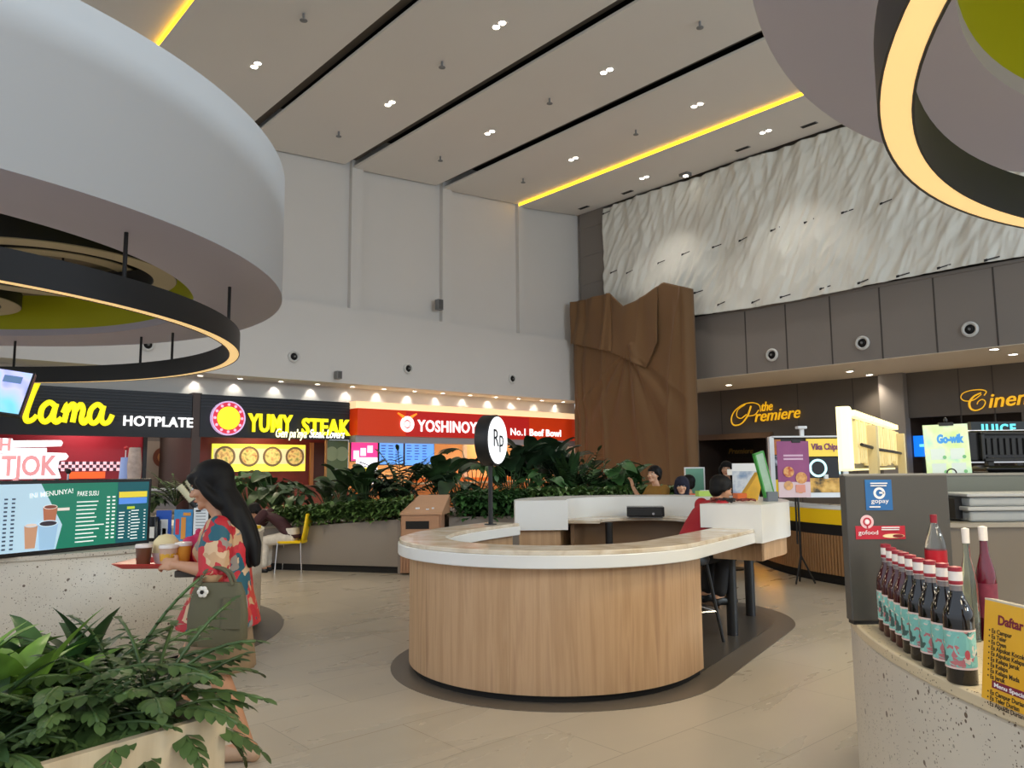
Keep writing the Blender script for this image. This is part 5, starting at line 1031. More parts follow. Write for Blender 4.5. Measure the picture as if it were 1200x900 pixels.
for (px, py, rr, mm) in ((923,553,.07,'or'),(938,560,.075,'am'),(923,569,.06,'cr'),(937,573,.055,'am')):
    c_ = PBn(px, py); bw = obj('food_picture', MB().cyl((c_[0], c_[1], .003), rr, 0, .002, 22), ramp_mat('food_'+mm, 'noise', [(.35,{'or':(190,70,40),'am':(200,120,60),'cr':(200,150,110)}[mm]),(.6,(236,180,110))], .5, 16), bn, mw=fb)
obj('cup_picture', MB().box(PBn(932,583)[0], PBn(943,583)[0], PBn(932,577)[1], PBn(932,568)[1], .004, .006), mat('cup_white_red', (226,150,130), .5), bn, mw=fb)
t_, z__ = on_s(800, 540, SB-.4)
# ================================================================== planters and plants
def leaf_mat(name, rgb, rough=.4):
    return ramp_mat(name, 'noise', [(.3, tuple(int(c*.75) for c in rgb)), (.7, tuple(min(255, int(c*1.2)) for c in rgb))], rough, 6, spec=.4)
G_dark = leaf_mat('leaf_dark', (50,74,42)); G_mid = leaf_mat('leaf_mid', (62,98,52)); G_bright = leaf_mat('leaf_bright', (112,150,58)); G_fern = leaf_mat('leaf_fern', (70,92,50)); G_hedge = leaf_mat('leaf_hedge', (88,116,62)); G_deep = leaf_mat('leaf_deep', (42,62,40)); G_red = leaf_mat('leaf_red_brown', (96,60,44))
M_soil = mat('soil', (40,32,26), .9, noise_amt=.3, noise_scale=20)
M_planter = mat('planter_taupe', (136,126,116), .5, noise_amt=.05, noise_scale=2); M_planter_w = ramp_mat('planter_oak', 'noise', [(.3,(186,166,136)),(.6,(206,188,158)),(.8,(216,200,172))], .5, 2.5, 7, .2, (6,6,.4))
def leaf(mb, base, az, el, L, W, droop=1.0, shape='lance', n=7, fold=.22, roll=0, wavy=0):
    """one blade: curved midrib, V-folded cross-section, outline by shape"""
    p = V(base); e = el; st = L/n; side = V((-math.sin(az), math.cos(az), 0)); vs = []; fs = []
    for i in range(n+1):
        u = i/n; d = V((math.cos(az)*math.cos(e), math.sin(az)*math.cos(e), math.sin(e))); up = side.cross(d)*-1
        if up.z < 0 and abs(e) < 1.2: up = -up
        w = {'lance': W*math.sin(PI*min(1, u*.93+.07))**.8*(1-u*.25), 'oval': W*math.sin(PI*min(1, .05+u*.95))**.6, 'heart': W*(1.15*(1-u)**.6 if u > .12 else .9+u)*(.98 if u < .99 else 0), 'blade': W*(1-u**3)*(.35+.65*min(1, u*4))}[shape]
        if i == n: w *= .05
        w *= 1+wavy*(1 if i % 2 else -1)
        sd = (side*math.cos(roll)+up*math.sin(roll)); uu = up*math.cos(roll)-side*math.sin(roll)
        vs += [p+sd*(w/2)+uu*(fold*w*.5), p.copy(), p-sd*(w/2)+uu*(fold*w*.5)]
        p = p+d*st; e -= droop/n
    for i in range(n):
        a = i*3; fs += [(a, a+1, a+4, a+3), (a+1, a+2, a+5, a+4)]
    mb.add(vs, fs); return p
def pinnate(mb, base, az, el, L, W, droop, pairs=9, lw=.25, tipang=.6, stem=.006):
    """a frond: rib with paired leaflets (palm, lobed philodendron, fern)"""
    p = V(base); e = el; n = pairs+3; st = L/n; pts = [p.copy()]
    for i in range(n):
        u = (i+1)/n; d = V((math.cos(az)*math.cos(e), math.sin(az)*math.cos(e), math.sin(e))); p = p+d*st; e -= droop/n; pts.append(p.copy())
        if i >= 2:
            ll = W*.5*math.sin(PI*(.18+.8*(i-2)/(n-2)))
            for sgn in (-1, 1): leaf(mb, p, az+sgn*(1.15-tipang*(i/n)), e*.5-.12+.1*random.random(), ll, max(.012, ll*lw), .5, 'oval', 5, .12)
    leaf(mb, p, az, e, W*.34, W*.34*lw*1.2, .3, 'oval', 5, .12)
    mb.tube(pts, stem, 5); return p
def plant(name, label, cat, base, kind, h, rnd, m, spread=1.0, n=14, grp=None):
    random.seed(rnd); o = thing(name, label, cat, base, 0, grp); f = MB(); s = MB()
    for i in range(n):
        az = i*2.399+random.uniform(-.3,.3); u = (i+.5)/n
        if kind == 'broad':                              # rosette of lance shaped blades
            leaf(f, (random.uniform(-.03,.03), random.uniform(-.03,.03), h*.08), az, 1.35-u*1.0+random.uniform(-.1,.1), h*(1.15-.25*u)*random.uniform(.8,1.1), h*.3*random.uniform(.8,1.2), 1.2*random.uniform(.5,1.3), 'lance', 8, .25, random.uniform(-.3,.3))
        elif kind == 'xanadu': pinnate(f, (0,0,h*.05), az, 1.3-u*1.2+random.uniform(-.12,.12), h*random.uniform(.75,1.15), h*.36, 1.3*random.uniform(.5,1.2), 7, .5, .75)
        elif kind == 'palm': pinnate(f, (0,0,h*.1), az, 1.45-u*.75, h*random.uniform(.85,1.1), h*.55, 1.1*random.uniform(.6,1.2), 13, .26, .5)
        elif kind == 'banana':                           # tall stalks with big paddle leaves
            el = 1.5-u*.5; L = h*random.uniform(.45,.8); top = V((math.cos(az)*L*math.cos(el), math.sin(az)*L*math.cos(el), L*math.sin(el))); s.tube([(0,0,0), top*.5+V((0,0,.02)), top], [.014,.011,.008], 6)
            leaf(f, top, az, el-.25, h*random.uniform(.45,.62), h*.27*random.uniform(.8,1.15), 1.0, 'oval', 9, .3, random.uniform(-.5,.5))
        elif kind == 'alocasia':                         # arching stalks with heart blades hanging
            el = 1.45-u*.7; L = h*random.uniform(.5,.95); top = V((math.cos(az)*L*math.cos(el), math.sin(az)*L*math.cos(el), L*math.sin(el))); s.tube([(0,0,0), top*.55+V((0,0,.04)), top], [.012,.01,.007], 6)
            leaf(f, top, az+random.uniform(-.4,.4), -.1-u*.6+random.uniform(-.3,.5), h*random.uniform(.32,.48), h*.36*random.uniform(.8,1.1), .6, 'heart', 7, .18, random.uniform(-.4,.4))
        elif kind == 'monstera':
            el = 1.4-u*.6; L = h*random.uniform(.6,.95); top = V((math.cos(az)*L*math.cos(el), math.sin(az)*L*math.cos(el), L*math.sin(el))); s.tube([(0,0,0), top*.6+V((0,0,.03)), top], [.011,.009,.006], 6)
            pinnate(f, top, az, .7-u*.8, h*.38, h*.46, 1.2, 6, .42, .5)
        elif kind == 'strelitzia': leaf(f, (0,0,.02), az, 1.5-u*.5, h*random.uniform(.8,1.05), h*.16, .5, 'blade', 9, .35, random.uniform(-.3,.3))
    if s.v: obj('stems', s, mat('stem_green', (74,96,58), .5), o, smooth=60)
    obj('foliage', f, m, o, smooth=180); return o
# ---- planter at the lower left
K = at_z(265, 835, .72); d1 = V((-.6,-.8,0)); d2 = V((-.8,.6,0))
fpt = lambda a, b_, z=.68: tuple(V((K.x, K.y, z))+d1*a+d2*b_)
pl = thing('planter', 'pale wooden planter box in the lower left corner', 'planter', (K.x, K.y, 0))
rzp = math.atan2(d1.y, d1.x)
def boxframe(x0, x1, y0, y1, z0, z1, t): return MB().box(x0, x1, y0, y0+t, z0, z1).box(x0, x1, y1-t, y1, z0, z1).box(x0, x0+t, y0+t, y1-t, z0, z1).box(x1-t, x1, y0+t, y1-t, z0, z1)
obj('walls', boxframe(0, 1.5, -1.1, 0, .0, .72, .03), M_planter_w, pl, rz=rzp); obj('soil', MB().box(.03, 1.47, -1.07, -.03, .6, .66), M_soil, pl, rz=rzp)
fl = [(.14,.22,'xanadu',.42,'lobed leaf plant at planter corner, fronds reaching over the walkway',G_fern),(.36,.26,'xanadu',.3,'lobed leaf plant along the planter front edge, second from the corner',G_fern),(.62,.24,'xanadu',.3,'lobed leaf plant drooping over the planter front near the frame bottom',G_fern),
      (.12,.46,'xanadu',.46,'dark lobed leaf plant at the back right of the planter, before womans skirt',G_fern),(.3,.4,'xanadu',.42,'lobed leaf plant in the middle of the planter behind front fronds',G_fern),
      (.44,.5,'broad',.38,'bright broad leaf plant with the big light green blade in planter middle',G_bright),(.28,.7,'broad',.36,'broad leaf plant with pointed tips before the terrazzo front',G_mid),
      (.6,.66,'broad',.36,'bright broad leaf plant rising in the left part of the planter',G_bright),(.8,.38,'broad',.3,'broad leaf plant low at the left near the bottom',G_mid),(.45,.9,'broad',.36,'broad leaf plant at the left frame edge against the terrazzo',G_bright),
      (.85,.75,'xanadu',.36,'dark plant cut by the left frame edge',G_dark),(.62,.32,'broad',.3,'small heart shaped leaf plant low in the planter middle',G_dark),(.1,.75,'broad',.34,'dark leaf plant at the back corner of the planter',G_dark),(.9,.22,'xanadu',.28,'lobed leaf plant at the very bottom of the frame',G_dark)]
for i, (a, b_, kd, h, lb, m) in enumerate(fl):
    plant('broad_leaf_plant' if kd == 'broad' else 'lobed_leaf_plant', lb, 'plant', fpt(a, b_, .65), kd, h*1.02, 20+i, m, n=24 if kd == 'broad' else 26, grp='plants in the corner planter')
# ---- long planter and bin in the middle distance
P0, P1 = at_z(328, 668, 0), at_z(466, 672.5, 0)
def slanted(p0, p1, z0, za, zb_, depth):
    d = (p1-p0).to_2d().normalized(); nn = V((-d.y, d.x)); q = [V((p0.x, p0.y)), V((p1.x, p1.y)), V((p1.x, p1.y))+nn*depth, V((p0.x, p0.y))+nn*depth]
    return MB().add([(q[0].x,q[0].y,z0),(q[1].x,q[1].y,z0),(q[2].x,q[2].y,z0),(q[3].x,q[3].y,z0),(q[0].x,q[0].y,za),(q[1].x,q[1].y,zb_),(q[2].x,q[2].y,zb_),(q[3].x,q[3].y,za)], [(3,2,1,0),(4,5,6,7),(0,1,5,4),(1,2,6,5),(2,3,7,6),(3,0,4,7)])
pl = thing('planter', 'long taupe planter behind the yellow chair', 'planter', (0,0,0))
Pm = P0+(P0-P1)*.55
obj('walls', slanted(Pm, P1, .1, .56, .78, 2.4), M_planter, pl); obj('plinth', slanted(Pm+V((0,.04,0)), P1+V((0,.04,0)), 0, .1, .1, 2.3), M_dark, pl); e_ = MB().box(P1.x, P1.x+.04, P1.y-.01, P1.y+.6, 0, .8); obj('end_post', e_, M_planter, pl)
bn_ = thing('waste_bin', 'wooden waste bin with sloped hood and black slot beside planter', 'bin', (at_z(470,673,0).x, 11.28, 0))
Wb = (517-470)/900*11.28; M_bin = mat('bin_wood', (172,128,96), .5, noise_amt=.1, noise_scale=3, stretch=(1,1,6))
ft = at_y(490, 601, 11.28).z
obj('body', MB().box(0, Wb, 0, .55, .03, ft-.34).box(0, Wb, .02, .55, ft-.34, ft-.02), M_bin, bn_)
hd_ = MB().add([(-.01,-.02,ft),(Wb+.01,-.02,ft),(Wb+.08,.56,ft+.24),(.2,.56,ft+.24),(-.01,-.02,ft-.03),(Wb+.01,-.02,ft-.03),(Wb+.08,.56,ft-.03),(-.01,.56,ft-.03)], [(0,1,2,3),(7,6,5,4),(0,4,5,1),(1,5,6,2),(2,6,7,3),(3,7,4,0)]); obj('hood', hd_, mat('bin_hood', (186,142,108), .45, noise_amt=.08), bn_)
a = at_y(475.5, 620, 11.28); b_ = at_y(503, 610.5, 11.28); obj('door', MB().box(.02, Wb-.03, -.012, .02, ft-.36, ft-.04), M_bin, bn_); obj('slot', MB().box(a.x-bn_.location.x, b_.x-bn_.location.x, -.016, .0, a.z, b_.z), M_dark, bn_)
s_ = MB()
for i in range(14): s_.box(.01+i*Wb/14, .01+i*Wb/14+Wb/28, -.014, 0, .03, ft-.4)
obj('slats', s_, M_bin, bn_); obj('litter', MB().box(.2, .26, .1, .14, ft+.05, ft+.07).box(.36, .4, .06, .1, ft+.04, ft+.055).box(.44, .47, .1, .14, ft+.05, ft+.07), M_lw, bn_)
B0, B1 = V((-.98, 11.9, 0)), V((3.6, 12.6, 0))
pl = thing('planter', 'taupe planter running behind the waste bin and raised bar', 'planter', (0,0,0)); obj('walls', slanted(B0, B1, .08, .78, .78, 2.2), M_planter, pl); obj('plinth', slanted(B0+V((0,.04,0)), B1+V((0,.04,0)), 0, .08, .08, 2.1), M_dark, pl)
# ---- low hedges: clipped mats of small leaves
def hedge(name, label, boxes, m, seed, size=.06, n=900):
    random.seed(seed); f = MB()
    for (p0, p1, wd, z0, z1) in boxes:
        p0, p1 = V(p0), V(p1); d = (p1-p0).to_2d().normalized(); nn = V((-d.y, d.x))
        for i in range(n):
            u = random.random(); w_ = random.random()**1.5*wd; k = random.random(); c = p0.to_2d()+(p1-p0).to_2d()*u+nn*w_; z = z0(u)+ (z1(u)-z0(u))*(k**.6); az = random.uniform(0, 2*PI)
            if w_ < .15 and random.random() < .7: az = math.atan2(-nn.y, -nn.x)+random.uniform(-1.1,1.1)
            leaf(f, (c.x, c.y, z), az, random.uniform(-.2,.9), size*random.uniform(.8,1.7), size*random.uniform(.45,.7), .9, 'lance', 3, .2)
    o = obj(name, f, m, smooth=180); return tag(o, label, 'hedge', kind='stuff')
hedge('hedge_foliage', 'low clipped hedge along the long planter behind the chair', [(Pm+(P1-Pm)*.3+V((0,-.06,0)), P1+V((.02,-.06,0)), 1.0, lambda u: .66+.1*u, lambda u: .9+.16*u)], G_hedge, 5, .1, 4200)
hedge('hedge_foliage', 'low drooping greenery between the waste bin and sign pole', [(B0+V((.15,-.08,0)), B0+V((1.5,.12,0)), 1.0, lambda u: .74, lambda u: 1.12)], G_mid, 6, .13, 2000)
hedge('hedge_foliage', 'light green low hedge behind the white raised bar', [(B0+V((1.3,.0,0)), B1+V((-.7,-.1,0)), .9, lambda u: .79, lambda u: 1.16)], G_hedge, 7, .12, 4000)
# ---- tall plants
tall = [(205,548,14.2,'palm',G_fern,'pale potted palm seen left of womans face under the steak sign'),(178,575,13.6,'alocasia',G_deep,'dark leafy plant beside the grey interior left of the woman'),
 (292,546,13.4,'alocasia',G_mid,'leafy plant right behind the womans head against the lit menu'),(322,548,12.9,'alocasia',G_dark,'big heart leaf plant under the four bowl menu'),(345,566,12.6,'alocasia',G_dark,'lower heart leaf plant at the left end of long planter hedge'),
 (384,560,13.2,'banana',G_dark,'small plant below the green tinted glass panel'),(402,540,13.0,'banana',G_dark,'tall paddle leaf plant in front of the glass panel edge'),(428,538,12.7,'banana',G_dark,'tall paddle leaf plant before the pink menu screen'),
 (455,552,13.4,'alocasia',G_deep,'dark plant low between pink and blue screens'),(470,525,12.9,'palm',G_dark,'fan palm in front of the blue menu screens'),(497,560,12.6,'xanadu',G_mid,'feathery plant above the waste bin hood'),
 (518,524,13.2,'banana',G_dark,'paddle leaf plant with reddish stems left of the Rp sign'),(540,548,12.7,'alocasia',G_deep,'dark heart leaf plant just left of the sign pole'),(556,516,13.6,'monstera',G_mid,'tall split leaf monstera behind the round Rp sign'),
 (600,514,13.4,'banana',G_deep,'dark tall leaf clump just right of the round Rp sign'),(622,505,13.8,'banana',G_deep,'tallest dark clump below the Beef Bowl lettering'),(648,508,13.9,'banana',G_deep,'dark clump under the right end of the orange fascia'),
 (668,516,13.5,'strelitzia',G_dark,'upright blade plant beside the left edge of the brown cloth'),(690,530,13.1,'palm',G_dark,'palm in front of the lower left of the brown cloth'),(715,534,13.3,'alocasia',G_mid,'broad leaf plant against the brown cloth, left of two'),
 (736,538,13.6,'banana',G_mid,'broad leaf plant against the brown cloth, right of two'),(640,548,12.8,'alocasia',G_mid,'fresh green plant behind the light hedge under Beef Bowl'),(610,552,12.7,'xanadu',G_dark,'feathery dark plant behind the raised bar left end'),
 (675,556,12.9,'xanadu',G_dark,'feathery plant behind the light hedge middle'),(708,560,13.0,'xanadu',G_mid,'feathery green plant behind the light hedge right part'),(742,562,13.4,'alocasia',G_dark,'low dark plant left of the woman in mustard top'),
 (575,556,12.8,'xanadu',G_dark,'feathery plant directly behind the black sign pole'),(415,570,12.6,'alocasia',G_deep,'low dark heart leaf plant behind the middle of long hedge'),(480,572,12.5,'xanadu',G_dark,'low feathery plant behind the hedge left of waste bin')]
for i, (px, pt, d_, kd, m, lb) in enumerate(tall):
    b_ = at_y(px, 600, d_); zt_ = at_y(px, pt, d_).z; zb_ = .8
    nm = {'palm':'potted_palm','alocasia':'heart_leaf_plant','banana':'paddle_leaf_plant','monstera':'monstera_plant','strelitzia':'blade_leaf_plant','xanadu':'feathery_plant'}[kd]
    hh = (zt_-zb_)*{'palm':1.0,'alocasia':.98,'banana':.85,'monstera':.92,'strelitzia':1.0,'xanadu':1.1}[kd]
    plant(nm, lb, 'plant', (b_.x, d_, zb_), kd, hh, 60+i, m, n={'palm':18,'alocasia':26,'banana':18,'monstera':14,'strelitzia':18,'xanadu':26}[kd], grp='tall plants in the middle planters')
struct('floor_planter_bed', MB().prism([(Pm.x-3, Pm.y+.6), (B0.x, B0.y+2.3), (B1.x, B1.y+2.0), (B1.x+.3, B1.y+2.5), (Pm.x-3, Pm.y+3.2)], 0, .76), M_planter, label='planter bed behind the front planters', cat='planter bed')
# ================================================================== people
M_skin = mat('skin_tan', (196,144,112), .5, noise_amt=.04, noise_scale=8); M_skin2 = mat('skin_light', (208,160,130), .5, noise_amt=.04)
M_hair = mat('hair_black', (12,10,11), .6, spec=.25); M_eye = mat('eye_dark', (24,18,16), .2); M_lip = mat('lip', (160,84,76), .5)
def remesh(o, vox, sm=4):
    r = o.modifiers.new('Remesh', 'REMESH'); r.mode = 'VOXEL'; r.voxel_size = vox; r.use_smooth_shade = True
    s = o.modifiers.new('Smooth', 'SMOOTH'); s.iterations = sm; s.factor = .5
def head_shape(mb, c, yaw, pitch, s):
    """a head: skull, face, jaw, nose, brow, ears; c = middle of the head, s = half its height"""
    f = V((math.cos(yaw)*math.cos(pitch), math.sin(yaw)*math.cos(pitch), math.sin(pitch))); l = V((-math.sin(yaw), math.cos(yaw), 0)); u = f.cross(l)*1.0; u = u if u.z > 0 else -u; c = V(c); fr = (f, l, u)
    mb.ell(c+u*s*.22-f*s*.1, (s*.82, s*.66, s*.76), fr, 18, 12); mb.ell(c+f*s*.18-u*s*.12, (s*.56, s*.56, s*.72), fr, 16, 12)
    mb.ell(c+f*s*.34-u*s*.68, (s*.34, s*.36, s*.26), fr); mb.ell(c+f*s*.58-u*s*.82, (s*.15, s*.17, s*.12), fr)
    mb.cap(c+f*s*.68+u*s*.08, s*.07, c+f*s*.86-u*s*.2, s*.11); mb.ell(c+f*s*.8-u*s*.24, (s*.1, s*.17, s*.08), fr)
    mb.ell(c+f*s*.6+u*s*.2, (s*.14, s*.48, s*.08), fr); mb.ell(c+f*s*.68-u*s*.5, (s*.12, s*.22, s*.07), fr)
    for q in (-1, 1): mb.ell(c+l*s*.66*q-f*s*.02-u*s*.08, (s*.14, s*.06, s*.22), fr); mb.ell(c+f*s*.5+l*s*.36*q-u*s*.22, (s*.2, s*.18, s*.16), fr)
    return f, l, u
def hand_shape(mb, w, d, up, s=1.0, curl=.6, thumb=1):
    """palm, four fingers of different length with two bends, thumb from the side near the palm base; d = direction, up = back of the hand"""
    d = V(d).normalized(); up = V(up); up = (up-d*up.dot(d)).normalized(); l = up.cross(d); w = V(w)
    mb.chain([w, w+d*.03*s], [.024*s, .026*s]); mb.ell(w+d*.055*s, (.046*s, .038*s, .016*s), (d, l, up))
    for i, (ln, of) in enumerate(((.072, .028), (.082, .01), (.077, -.009), (.06, -.027))):
        p = w+d*.088*s+l*of*s; pts = [w+d*.05*s+l*of*.8*s, p]; a = 0
        for k, fr in enumerate((.42, .33, .25)):
            a += curl*(.55, .9, .7)[k]; p = p+(d*math.cos(a)-up*math.sin(a))*(ln*fr*s); pts.append(p)
        mb.chain(pts, [.0095*s, .0092*s, .0085*s, .0078*s, .0068*s], 9)
    b0 = w+d*.025*s+l*.026*s*thumb; b1 = b0+(d*.6+l*.7*thumb-up*.35).normalized()*.038*s; b2 = b1+(d*.85+l*.25*thumb-up*.45).normalized()*.03*s
    mb.chain([w+d*.02*s, b0, b1, b2], [.016*s, .0125*s, .0105*s, .0085*s], 9)
def torso(mb, J, g=0, hem=None):
    pe, ch, ne = V(J['pel']), V(J['chest']), V(J['neck']); k = J.get('k', 1); secs = []
    low = pe+(pe-ch)*.22
    for (p, rx, ry) in ((low, .1, .14), (pe, .115, .165), (pe.lerp(ch, .45), .1, .138), (ch, .115, .16), (ch.lerp(ne, .55), .095, .165), (ch.lerp(ne, .85), .06, .11), (ne, .045, .05)): secs.append((p, (rx+g)*k, (ry+g)*k))
    mb.loft(secs, 22, 2.2)
def body(J, vox, hands=True):
    mb = MB(); k = J.get('k', 1); torso(mb, J)
    mb.chain([V(J['neck'])-V((0,0,.03)), V(J['head'])-V((0,0,J['s']*.5))], [.05*k, .046*k]); fr = head_shape(mb, J['head'], J.get('yaw', 0), J.get('pitch', 0), J['s'])
    for sd in 'LR':
        if 'sh'+sd in J:
            mb.chain([J['sh'+sd], V(J['sh'+sd]).lerp(V(J['el'+sd]), .4), J['el'+sd], V(J['el'+sd]).lerp(V(J['wr'+sd]), .3), J['wr'+sd]], [.052*k, .047*k, .038*k, .037*k, .024*k])
            if hands: hand_shape(mb, J['wr'+sd], J['hd'+sd], J['hu'+sd], .95*k, J.get('curl', .5), 1 if sd == 'R' else -1)
        if 'hip'+sd in J:
            mb.chain([J['hip'+sd], V(J['hip'+sd]).lerp(V(J['kn'+sd]), .4), J['kn'+sd], V(J['kn'+sd]).lerp(V(J['an'+sd]), .35), J['an'+sd]], [.088*k, .078*k, .054*k, .05*k, .033*k])
            a = V(J['an'+sd]); t = V(J['to'+sd]); mb.chain([a+(a-t).normalized()*.03+V((0,0,-.035)), a+V((0,0,-.03)), a.lerp(t, .6)+V((0,0,-.01)), t], [.03*k, .034*k, .03*k, .02*k])
    return mb, fr
def face(o, J, fr):
    f, l, u = fr; c = V(J['head']); s = J['s']
    for q in (-1, 1):
        e = obj('eye', MB().ell(c+f*s*.66+l*s*.27*q+u*s*.04, (s*.06, s*.1, s*.05), fr), M_whitep, o, smooth=180); obj('iris', MB().ell(c+f*s*.705+l*s*.27*q+u*s*.04, (s*.03, s*.05, s*.045), fr), M_eye, e, smooth=180)
        obj('eyebrow', MB().tube([c+f*s*.67+l*s*.42*q+u*s*.19, c+f*s*.73+l*s*.28*q+u*s*.23, c+f*s*.73+l*s*.14*q+u*s*.2], s*.025, 6), M_hair, o)
    obj('lips', MB().ell(c+f*s*.76-u*s*.5, (s*.06, s*.17, s*.05), fr), M_lip, o, smooth=180)
def sleeves(mb, J, g, to=1.0, puff=0):
    k = J.get('k', 1)
    for sd in 'LR':
        if 'sh'+sd in J:
            a, b_ = V(J['sh'+sd]), V(J['el'+sd])
            if to <= 1: e = a.lerp(b_, to); mb.chain([a, a.lerp(e, .5), e], [(.055+g)*k, (.05+g+puff)*k, (.045+g+puff*.6)*k])
            else: e = b_.lerp(V(J['wr'+sd]), to-1); mb.chain([a, b_, e], [(.055+g)*k, (.044+g)*k, (.034+g)*k])
def trousers(mb, J, g=.012, to=1.9):
    k = J.get('k', 1); pe = V(J['pel']); mb.loft([(pe-V((0,0,.1)), .11*k, .15*k), (pe, .125*k, .178*k), (pe+V((0,0,.1)), .112*k, .155*k)], 20, 2.2)
    for sd in 'LR':
        if 'hip'+sd in J:
            h, kn, an = V(J['hip'+sd]), V(J['kn'+sd]), V(J['an'+sd])
            if to <= 1: mb.chain([h, h.lerp(kn, to)], [.1*k, .085*k])
            else: mb.chain([h, kn, kn.lerp(an, to-1)], [(.09+g)*k, (.062+g)*k, (.052+g)*k])
def shoe(o, J, sd, m, g=.012):
    a, t = V(J['an'+sd]), V(J['to'+sd]); h = a+(a-t).normalized()*.035; h.z = t.z; a2 = V((a.x, a.y, t.z+.012)); mb = MB().chain([h, a2, a2.lerp(t, .6), t], [.036+g*.4, .038+g*.4, .04+g*.3, .026+g]); s = obj('shoe', mb, m, o); remesh(s, .009, 3); return s
# ---- the woman with the tray
wb = V((-1.5, 4.28, 0)); KS = 1.0
J = dict(pel=(.09,0,.84), chest=(.07,0,1.09), neck=(.09,0,1.27), head=(.175,0,1.42), s=.122, yaw=.1, pitch=-.25, k=1.02,
         shL=(.06,.165,1.2), elL=(.05,.235,.985), wrL=(.25,.19,1.015), hdL=(.9,-.25,.08), huL=(.1,.75,.45), shR=(.07,-.165,1.2), elR=(.1,-.23,.985), wrR=(.27,-.18,1.02), hdR=(.95,.2,.05), huR=(.1,-.75,.45), curl=.75,
         hipL=(.07,.085,.8), knL=(.06,.09,.44), anL=(-.1,.09,.095), toL=(.11,.1,.035), hipR=(.1,-.085,.8), knR=(.3,-.09,.47), anR=(.34,-.09,.1), toR=(.5,-.09,.035))
w = thing('person', 'woman in red patterned blouse walking left with a loaded red tray', 'person', tuple(wb), PI)
mb, fr = body(J, .006); bd = obj('body', mb, M_skin, w); remesh(bd, .0055, 4); face(w, J, fr)
M_blouse = ramp_mat('blouse_print', 'cells', [(0,(176,26,40)),(.26,(190,150,112)),(.42,(196,38,50)),(.54,(140,128,118)),(.66,(26,84,100)),(.72,(206,172,136)),(.88,(186,60,44))], .6, 12, distort=.22, const=True)
bl = MB(); pe, ch, ne = V(J['pel']), V(J['chest']), V(J['neck'])
bl.loft([((.1,0,.675),.215,.235),((.1,0,.72),.205,.225),((.09,0,.84),.16,.2),((.08,0,.97),.135,.172),((.08,0,1.09),.145,.18),((.08,0,1.18),.118,.185),((.085,0,1.235),.075,.13)], 26, 2.2)
for q in (1, -1): bl.ell((.15, .075*q, 1.07), (.075,.075,.08))
sleeves(bl, J, .016, .97, .02)
b_ = obj('blouse', bl, M_blouse, w); remesh(b_, .008, 4)
cf = MB()
for sd in 'LR':
    a, e = V(J['sh'+sd]), V(J['el'+sd]); d_ = (e-a).normalized(); q = d_.to_track_quat('Z','Y').to_matrix().to_4x4(); q.translation = e-d_*.01; n_ = 36; cf.m = q
    cf.add([((.058+.006*math.cos(9*2*PI*i/n_))*math.cos(2*PI*i/n_), (.058+.006*math.cos(9*2*PI*i/n_))*math.sin(2*PI*i/n_), -.015) for i in range(n_)]+[((.07+.012*math.cos(9*2*PI*i/n_))*math.cos(2*PI*i/n_), (.07+.012*math.cos(9*2*PI*i/n_))*math.sin(2*PI*i/n_), .035) for i in range(n_)], [(i, (i+1)%n_, n_+(i+1)%n_, n_+i) for i in range(n_)])
o_ = obj('cuff', cf, M_blouse, w, smooth=80); o_.modifiers.new('Solid', 'SOLIDIFY').thickness = .004
tr = MB(); tr.loft([((.09,0,.45),.19,.18),((.09,0,.55),.175,.185),((.09,0,.7),.15,.19),((.09,0,.82),.14,.185)], 24, 2.2)
sk_ = obj('skirt', tr, mat('khaki_cloth', (140,118,92), .75, noise_amt=.08, noise_scale=14), w); remesh(sk_, .01, 3)
ha = MB(); c = V(J['head']); s = J['s']; f, l, u = fr
ha.ell(c+u*s*.36-f*s*.2, (s*.98, s*.82, s*.84), fr, 20, 14); ha.ell(c-f*s*.5-u*s*.1, (s*.62, s*.74, s*.85), fr, 18, 12); ha.ell(c+f*s*.42+u*s*.58, (s*.48, s*.62, s*.26), fr, 16, 10); ha.ell(c+f*s*.58+u*s*.42, (s*.26, s*.55, s*.16), fr, 16, 10)
for q in (-1, 1): ha.chain([c+f*s*.22+l*s*.68*q+u*s*.3, c-f*s*.05+l*s*.74*q-u*s*.3, c-f*s*.45+l*s*.62*q-u*s*.9], [s*.2, s*.24, s*.3])
for (dx, dy, r0) in ((0, 0, .062), (.02, .045, .045), (.02, -.045, .045), (-.03, .02, .045), (-.03, -.02, .045)):
    ha.chain([c-f*s*.55-u*s*.5+l*dy, V((.03+dx*.5, dy, 1.29)), V((-.01+dx, dy*1.1, 1.19)), V((-.045+dx, dy*1.1, 1.1)), V((-.06+dx*1.2, dy*.9+.01, 1.0))], [r0*1.15, r0*1.1, r0, r0*.85, r0*.4])
h_ = obj('hair', ha, M_hair, w); remesh(h_, .008, 3)
M_shoe = mat('flat_shoe', (190,158,132), .5)
for sd in 'LR': shoe(w, J, sd, M_shoe)
